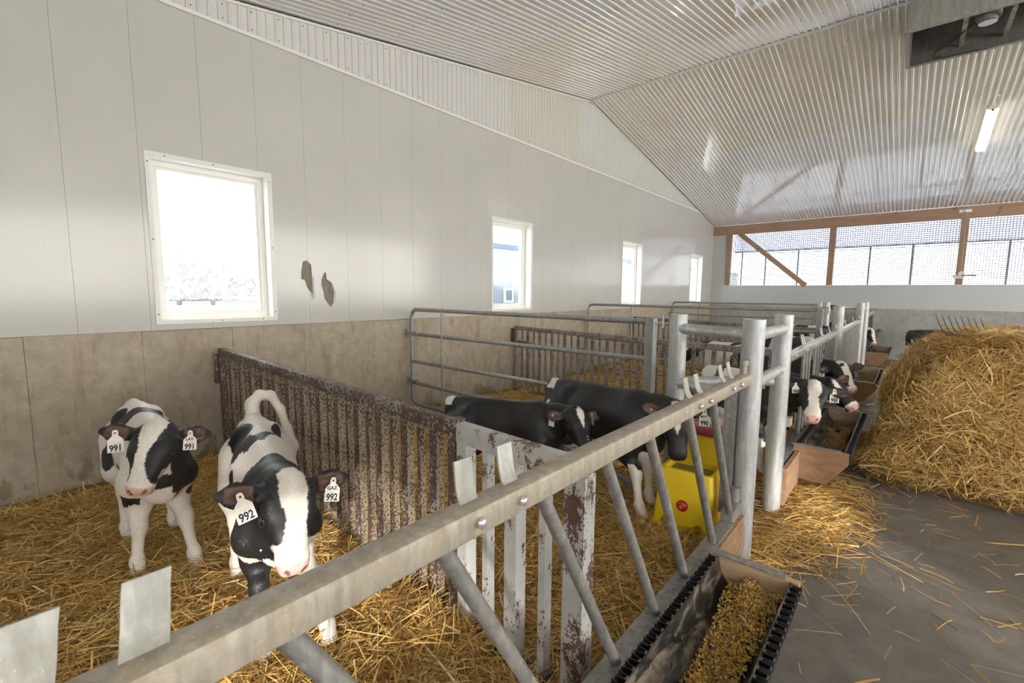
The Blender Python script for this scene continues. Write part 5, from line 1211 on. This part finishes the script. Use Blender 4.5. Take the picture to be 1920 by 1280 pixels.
calf('black and white calf beside the concrete wall, tagged LAT. 991, white forelegs', (-2.91, .515, .850), (-3.60, .55, .865), (-2.70, .49, .897), (-2.55, .37, .681), (.80, -.42, .62),
     [ft(-2.85, .40), ft(-2.75, .62), ft(-3.46, .45), ft(-3.40, .67)], paint991, vox=.0068, fur=42000, s=.97, hs=1.0, tail='down', ear=((.10, .10), (.06, .10)),
     tags=(('R', None, '991', dict(n=(.9, -.30, .25), up=(-.05, 0, 1), along=.085, out=.026, drop=.012)), ('L', 'LAT.', '991', dict(n=(.9, -.42, .2), up=(0, .06, 1), along=.075, out=.040, drop=.006, s=.90))))
def paint992(L, h, g, n, co):
    s, a, z = L.T; nn = n*2.0; p = np.stack([s, a, z], 1)
    b = ((a+.55*np.abs(s)+nn > .47) & (a+.75*np.abs(s)+nn < .60+.05*np.sin(s*20)) & (z > .56)) | (ell(p, (.09, .30, .80), (.07, .13, .12))+nn*8 < 0) | (ell(p, (-.10, .33, .80), (.05, .10, .13))+nn*8 < 0)
    b |= ell(p, (.14, .56, .60), (.05, .07, .10))+nn*8 < 0
    b |= ell(p, (.14, .75, .50), (.05, .05, .10))+nn*8 < 0
    b &= (g == TORSO) | (g == HRL) | (g == HLL)
    b |= (g == NECK) & (z > .55-.10*(s < 0)+nn)
    b |= (g == TORSO) & (a > .86+nn*1.5-.35*np.maximum(0, .78-z)) & (z > .50+nn)
    b |= (g == FRL) & (z > .16+nn) & ~(ell(p, (.12, 1.12, .50), (.06, .05, .055))+nn*8 < 0)
    b |= (g == FLL) & (z > .50+nn)
    c = paint_base(g, b)
    def blaze(h, n):
        x, y, u = h.T; w = np.interp(y, [0, .05, .10, .15, .20, .25, .30], [.046, .050, .044, .036, .044, .07, .08])
        return ((np.abs(x+.004) < w+n*.3) & (u > -.10)) | (y > .215+n*.4)
    return face_marks(c, h, g, n, blaze)
calf('calf with a broad white face and tail curled over its back, tagged GAZ. 992', (-1.97, .740, .820), (-2.80, .955, .845), (-1.70, .697, .848), (-1.53, .650, .584), (.86, .02, .55),
     [ft(-1.86, .62), ft(-1.755, .845), ft(-2.50, .74), ft(-2.60, 1.05)], paint992, vox=.0066, fur=52000, s=.97, hs=1.03, tail='curl', ear=((.08, .08), (.10, .08)),
     tags=(('R', None, '992', dict(n=(.93, -.12, .40), up=(-.2, -.15, 1), along=.085, out=.024, drop=.010)), ('L', 'GAZ.', '992', dict(n=(.93, -.40, .3), up=(-.1, .2, 1), along=.085, out=.034, drop=.006, s=.90))))
def paint_black(white=lambda L, g, n: np.zeros(len(g), bool), blaze=lambda h, n: np.zeros(len(n), bool), pink=False):
    def f(L, h, g, n, co):
        w = white(L, g, n); c = paint_base(g, ~w); return face_marks(c, h, g, n, blaze, pink)
    return f
p989 = paint_black(lambda L, g, n: ((g == TAIL) & (L[:, 2] > .70)) | ((g == TORSO) & (L[:, 1] < .02) & (L[:, 2] > .71)) | ((g >= FRL) & (g <= HLL) & (L[:, 2] < .20+n*2)),
                   lambda h, n: ((np.abs(h[:, 0]) < np.interp(h[:, 1], [.0, .03, .07, .14, .17], [.0, .026, .030, .008, 0])+n*.1) & (h[:, 2] > -.06)) | ((h[:, 1] > .30) & (np.abs(h[:, 0]) < .018)))
calf('smaller black calf with a white forehead star, standing by the tube gate', (-1.97, 2.53, .760), (-2.56, 2.27, .755), (-1.66, 2.585, .765), (-1.46, 2.47, .595), (.55, -.15, .70),
     [ft(-1.93, 2.44), ft(-1.99, 2.62), ft(-2.44, 2.23), ft(-2.52, 2.40)], p989, vox=.009, fur=22000, s=.90, hs=.95, tail='tuck', ear=((-.35, -.25), (.05, .1)),
     tags=(('R', None, None, dict(n=(-.1, -1, .1), along=.10, out=.0, s=.8)), ('L', None, None, dict(n=(.5, .8, .1), along=.06, out=.01, s=.8))))
p990 = paint_black(lambda L, g, n: ((g == FRL) & (L[:, 2] < .40+n*2)) | ((g == FLL) & (L[:, 2] < .50+n*2)) | ((g == TORSO) & (L[:, 2] < .50+n) & (L[:, 1] > .4)) | ((g >= HRL) & (g <= HLL) & (L[:, 2] < .22+n*2)) | ((np.abs(L[:, 1]-.02) < .045) & (L[:, 2] > .80)) | ((g == HRL) & (np.abs(L[:, 1]-.10-.3*(L[:, 2]-.7)) < .022) & (L[:, 2] > .58) & (L[:, 2] < .73)),
                   lambda h, n: (np.abs(h[:, 0]) < np.interp(h[:, 1], [.0, .05, .165], [.03, .036, .0])+n*.1) & (h[:, 2] > -.06))
calf('bigger black calf with white forelegs, drinking at the yellow drinker, tagged MYT. 990', (-1.36, 2.85, .885), (-2.10, 2.95, .865), (-1.045, 2.765, .840), (-.985, 2.68, .560), (.38, -.85, .36),
     [ft(-1.225, 2.70), ft(-1.25, 2.90), ft(-1.98, 2.83), ft(-2.06, 3.05)], p990, vox=.009, fur=24000, s=1.03, hs=1.0, tail='down', ear=((.25, .0), (.06, .0)),
     tags=(('L', 'MYT.', '990', dict(n=(.45, -.88, .15), up=(0, 0, 1), along=.088, out=.030, s=1.0)), ('R', None, None, dict(n=(.9, -.3, .1), along=.075, out=.0, s=.6))))
def paint988(L, h, g, n, co):
    s, a, z = L.T; nn = n*2; p = L
    b = (g == TORSO) & ((np.abs(a-.30-.5*np.maximum(0, .74-z)) < .06+nn) | ((a > .52+nn) & (z < .76)) | ((a < .2) & (z < .66+nn) & (z > .50)))
    b |= ((g == NECK) & (z > .50)) | ((g == FRL) & (z > .34+nn)) | ((g == FLL) & (z > .40+nn)) | (g == HRL) & (z > .52+nn) & (z < .70)
    c = paint_base(g, b)
    return face_marks(c, h, g, n, lambda h, n: ((np.abs(h[:, 0]+.004) < np.interp(h[:, 1], [0, .06, .13, .2, .26, .3], [.042, .048, .030, .034, .06, .08])+n*.35) & (h[:, 2] > -.085)) | (h[:, 1] > .235+n*.4), True, True)
calf('calf looking up from the wood-ended trough with a broad blaze, tagged GAZ. 988', (-.90, 4.34, .870), (-1.40, 4.52, .865), (-.508, 4.11, .878), (-.475, 3.90, .690), (.12, -.62, .75),
     [ft(-.83, 4.13), ft(-.80, 4.33), ft(-1.30, 4.34), ft(-1.34, 4.56)], paint988, vox=.0085, fur=9000, s=.98, hs=1.0, ear=((-.02, .0), (-.05, .12)),
     tags=(('R', None, '988', dict(n=(.45, -.88, .1), along=.040, out=.052, drop=.0, s=.80)), ('L', 'GAZ.', '988', dict(n=(.45, -.88, .12), along=.055, out=.02, s=1.0))))
p987 = paint_black(lambda L, g, n: ((g == NECK) & (L[:, 2] < .60+n)) | ((g >= FRL) & (g <= HLL) & (L[:, 2] < .30+n*2)),
                   lambda h, n: ((np.abs(h[:, 0]) < np.interp(h[:, 1], [.02, .06, .16, .19], [.0, .02, .022, 0])) & (h[:, 2] > -.06)) | ((h[:, 1] > .26) & (h[:, 2] > -.075)), True)
calf('black calf chewing with its muzzle over the wood-ended trough, behind calf 988', (-.86, 4.99, .800), (-1.46, 4.96, .800), (-.50, 4.93, .790), (-.255, 4.80, .615), (.25, -.55, .80),
     [ft(-.80, 4.90), ft(-.79, 5.08), ft(-1.36, 4.88), ft(-1.38, 5.06)], p987, vox=.011, s=.95, hs=1.0, mouth=True, ear=((-.15, -.1), (-.1, -.1)))
p986 = paint_black(lambda L, g, n: ((g >= FRL) & (g <= HLL) & (L[:, 2] < .30+n*2)) | ((g == TORSO) & (L[:, 1] < .3+n*3) & (L[:, 2] < .7)),
                   lambda h, n: ((np.abs(h[:, 0]+.006) < np.interp(h[:, 1], [0, .05, .10, .17, .25, .3], [.044, .034, .030, .024, .030, .05])+n*.3) & (h[:, 2] > -.085) & ~((np.abs(h[:, 0]-.012) < .017) & (np.abs(h[:, 1]-.035) < .02))) | (h[:, 1] > .262+n*.3), True)
calf('black calf with a dark forehead spot on its white blaze, behind the chewing calf', (-.87, 5.78, .860), (-1.50, 5.80, .850), (-.485, 5.68, .855), (-.345, 5.52, .650), (.42, -.70, .50),
     [ft(-.82, 5.69), ft(-.80, 5.88), ft(-1.36, 5.70), ft(-1.42, 5.90)], p986, vox=.011, s=1.0, hs=1.0, ear=((-.3, -.2), (.0, .05)),
     tags=(('R', None, '9', dict(n=(.1, -.95, .1), along=.09, out=.0, s=.8)),))
def paint_pied(seed, amt=.0):
    def f(L, h, g, n, co):
        v = nz_(np.stack([L[:, 0]*.7, L[:, 1]*.6, L[:, 2]*.7], 1), 9, seed)+n*2
        b = (v > amt) & ((g == TORSO) | (g == NECK) | (g >= HRL) & (L[:, 2] > .5)); c = paint_base(g, b)
        return face_marks(c, h, g, n, lambda h, n: (np.abs(h[:, 0]) < .026+n*.5) | (h[:, 1] > .26), True)
    return f
calf('black and white calf standing behind the pale pitted fence', (-1.98, 6.42, .900), (-1.40, 6.50, .900), (-2.20, 6.28, .86), (-2.36, 6.10, .68), (-.4, -.5, .7), [ft(-2.0, 6.52), ft(-1.99, 6.33), ft(-1.48, 6.60), ft(-1.46, 6.40)], paint_pied(2.3, .05), vox=.013, s=1.0, ear=(.0, .0))
calf('big white calf with black patches in the pen before the farthest tube gate', (-1.28, 10.25, .960), (-1.98, 10.15, .960), (-1.00, 10.25, .93), (-.83, 10.15, .72), (.5, -.4, .7), [ft(-1.25, 10.15), ft(-1.25, 10.36), ft(-1.85, 10.05), ft(-1.87, 10.27)], paint_pied(4.1, .25), vox=.015, s=1.08, ear=(.0, .0))
calf('mostly white calf lowering its head behind the closely barred feed front', (-1.15, 8.10, .900), (-1.85, 8.25, .900), (-1.02, 7.86, .76), (-.95, 7.72, .52), (.3, -.7, .5), [ft(-1.12, 8.0), ft(-1.10, 8.2), ft(-1.72, 8.12), ft(-1.70, 8.34)], paint_pied(3.3, .30), vox=.015, s=1.05, ear=(.0, .0))
calf('calf with its head out over the hindmost trough by the far wall', (-.98, 12.52, .920), (-1.62, 12.50, .920), (-.575, 12.48, .800), (-.475, 12.40, .500), (.45, -.75, .45), [ft(-.92, 12.42), ft(-.92, 12.62), ft(-1.5, 12.4), ft(-1.5, 12.6)], paint_pied(1.2, .1), vox=.014, s=1.05, ear=(.1, .1))
calf('dark calf half hidden behind the straw bale near the far wall', (.62, 12.95, .84), (.06, 12.75, .82), (.85, 13.0, .85), (1.05, 12.95, .65), (.4, 0, .8), [(.6, 12.85, 0), (.57, 13.03, 0), (.14, 12.68, 0), (.08, 12.85, 0)], paint_pied(5.0, -.5), vox=.016, s=.97, ear=(.0, .0))
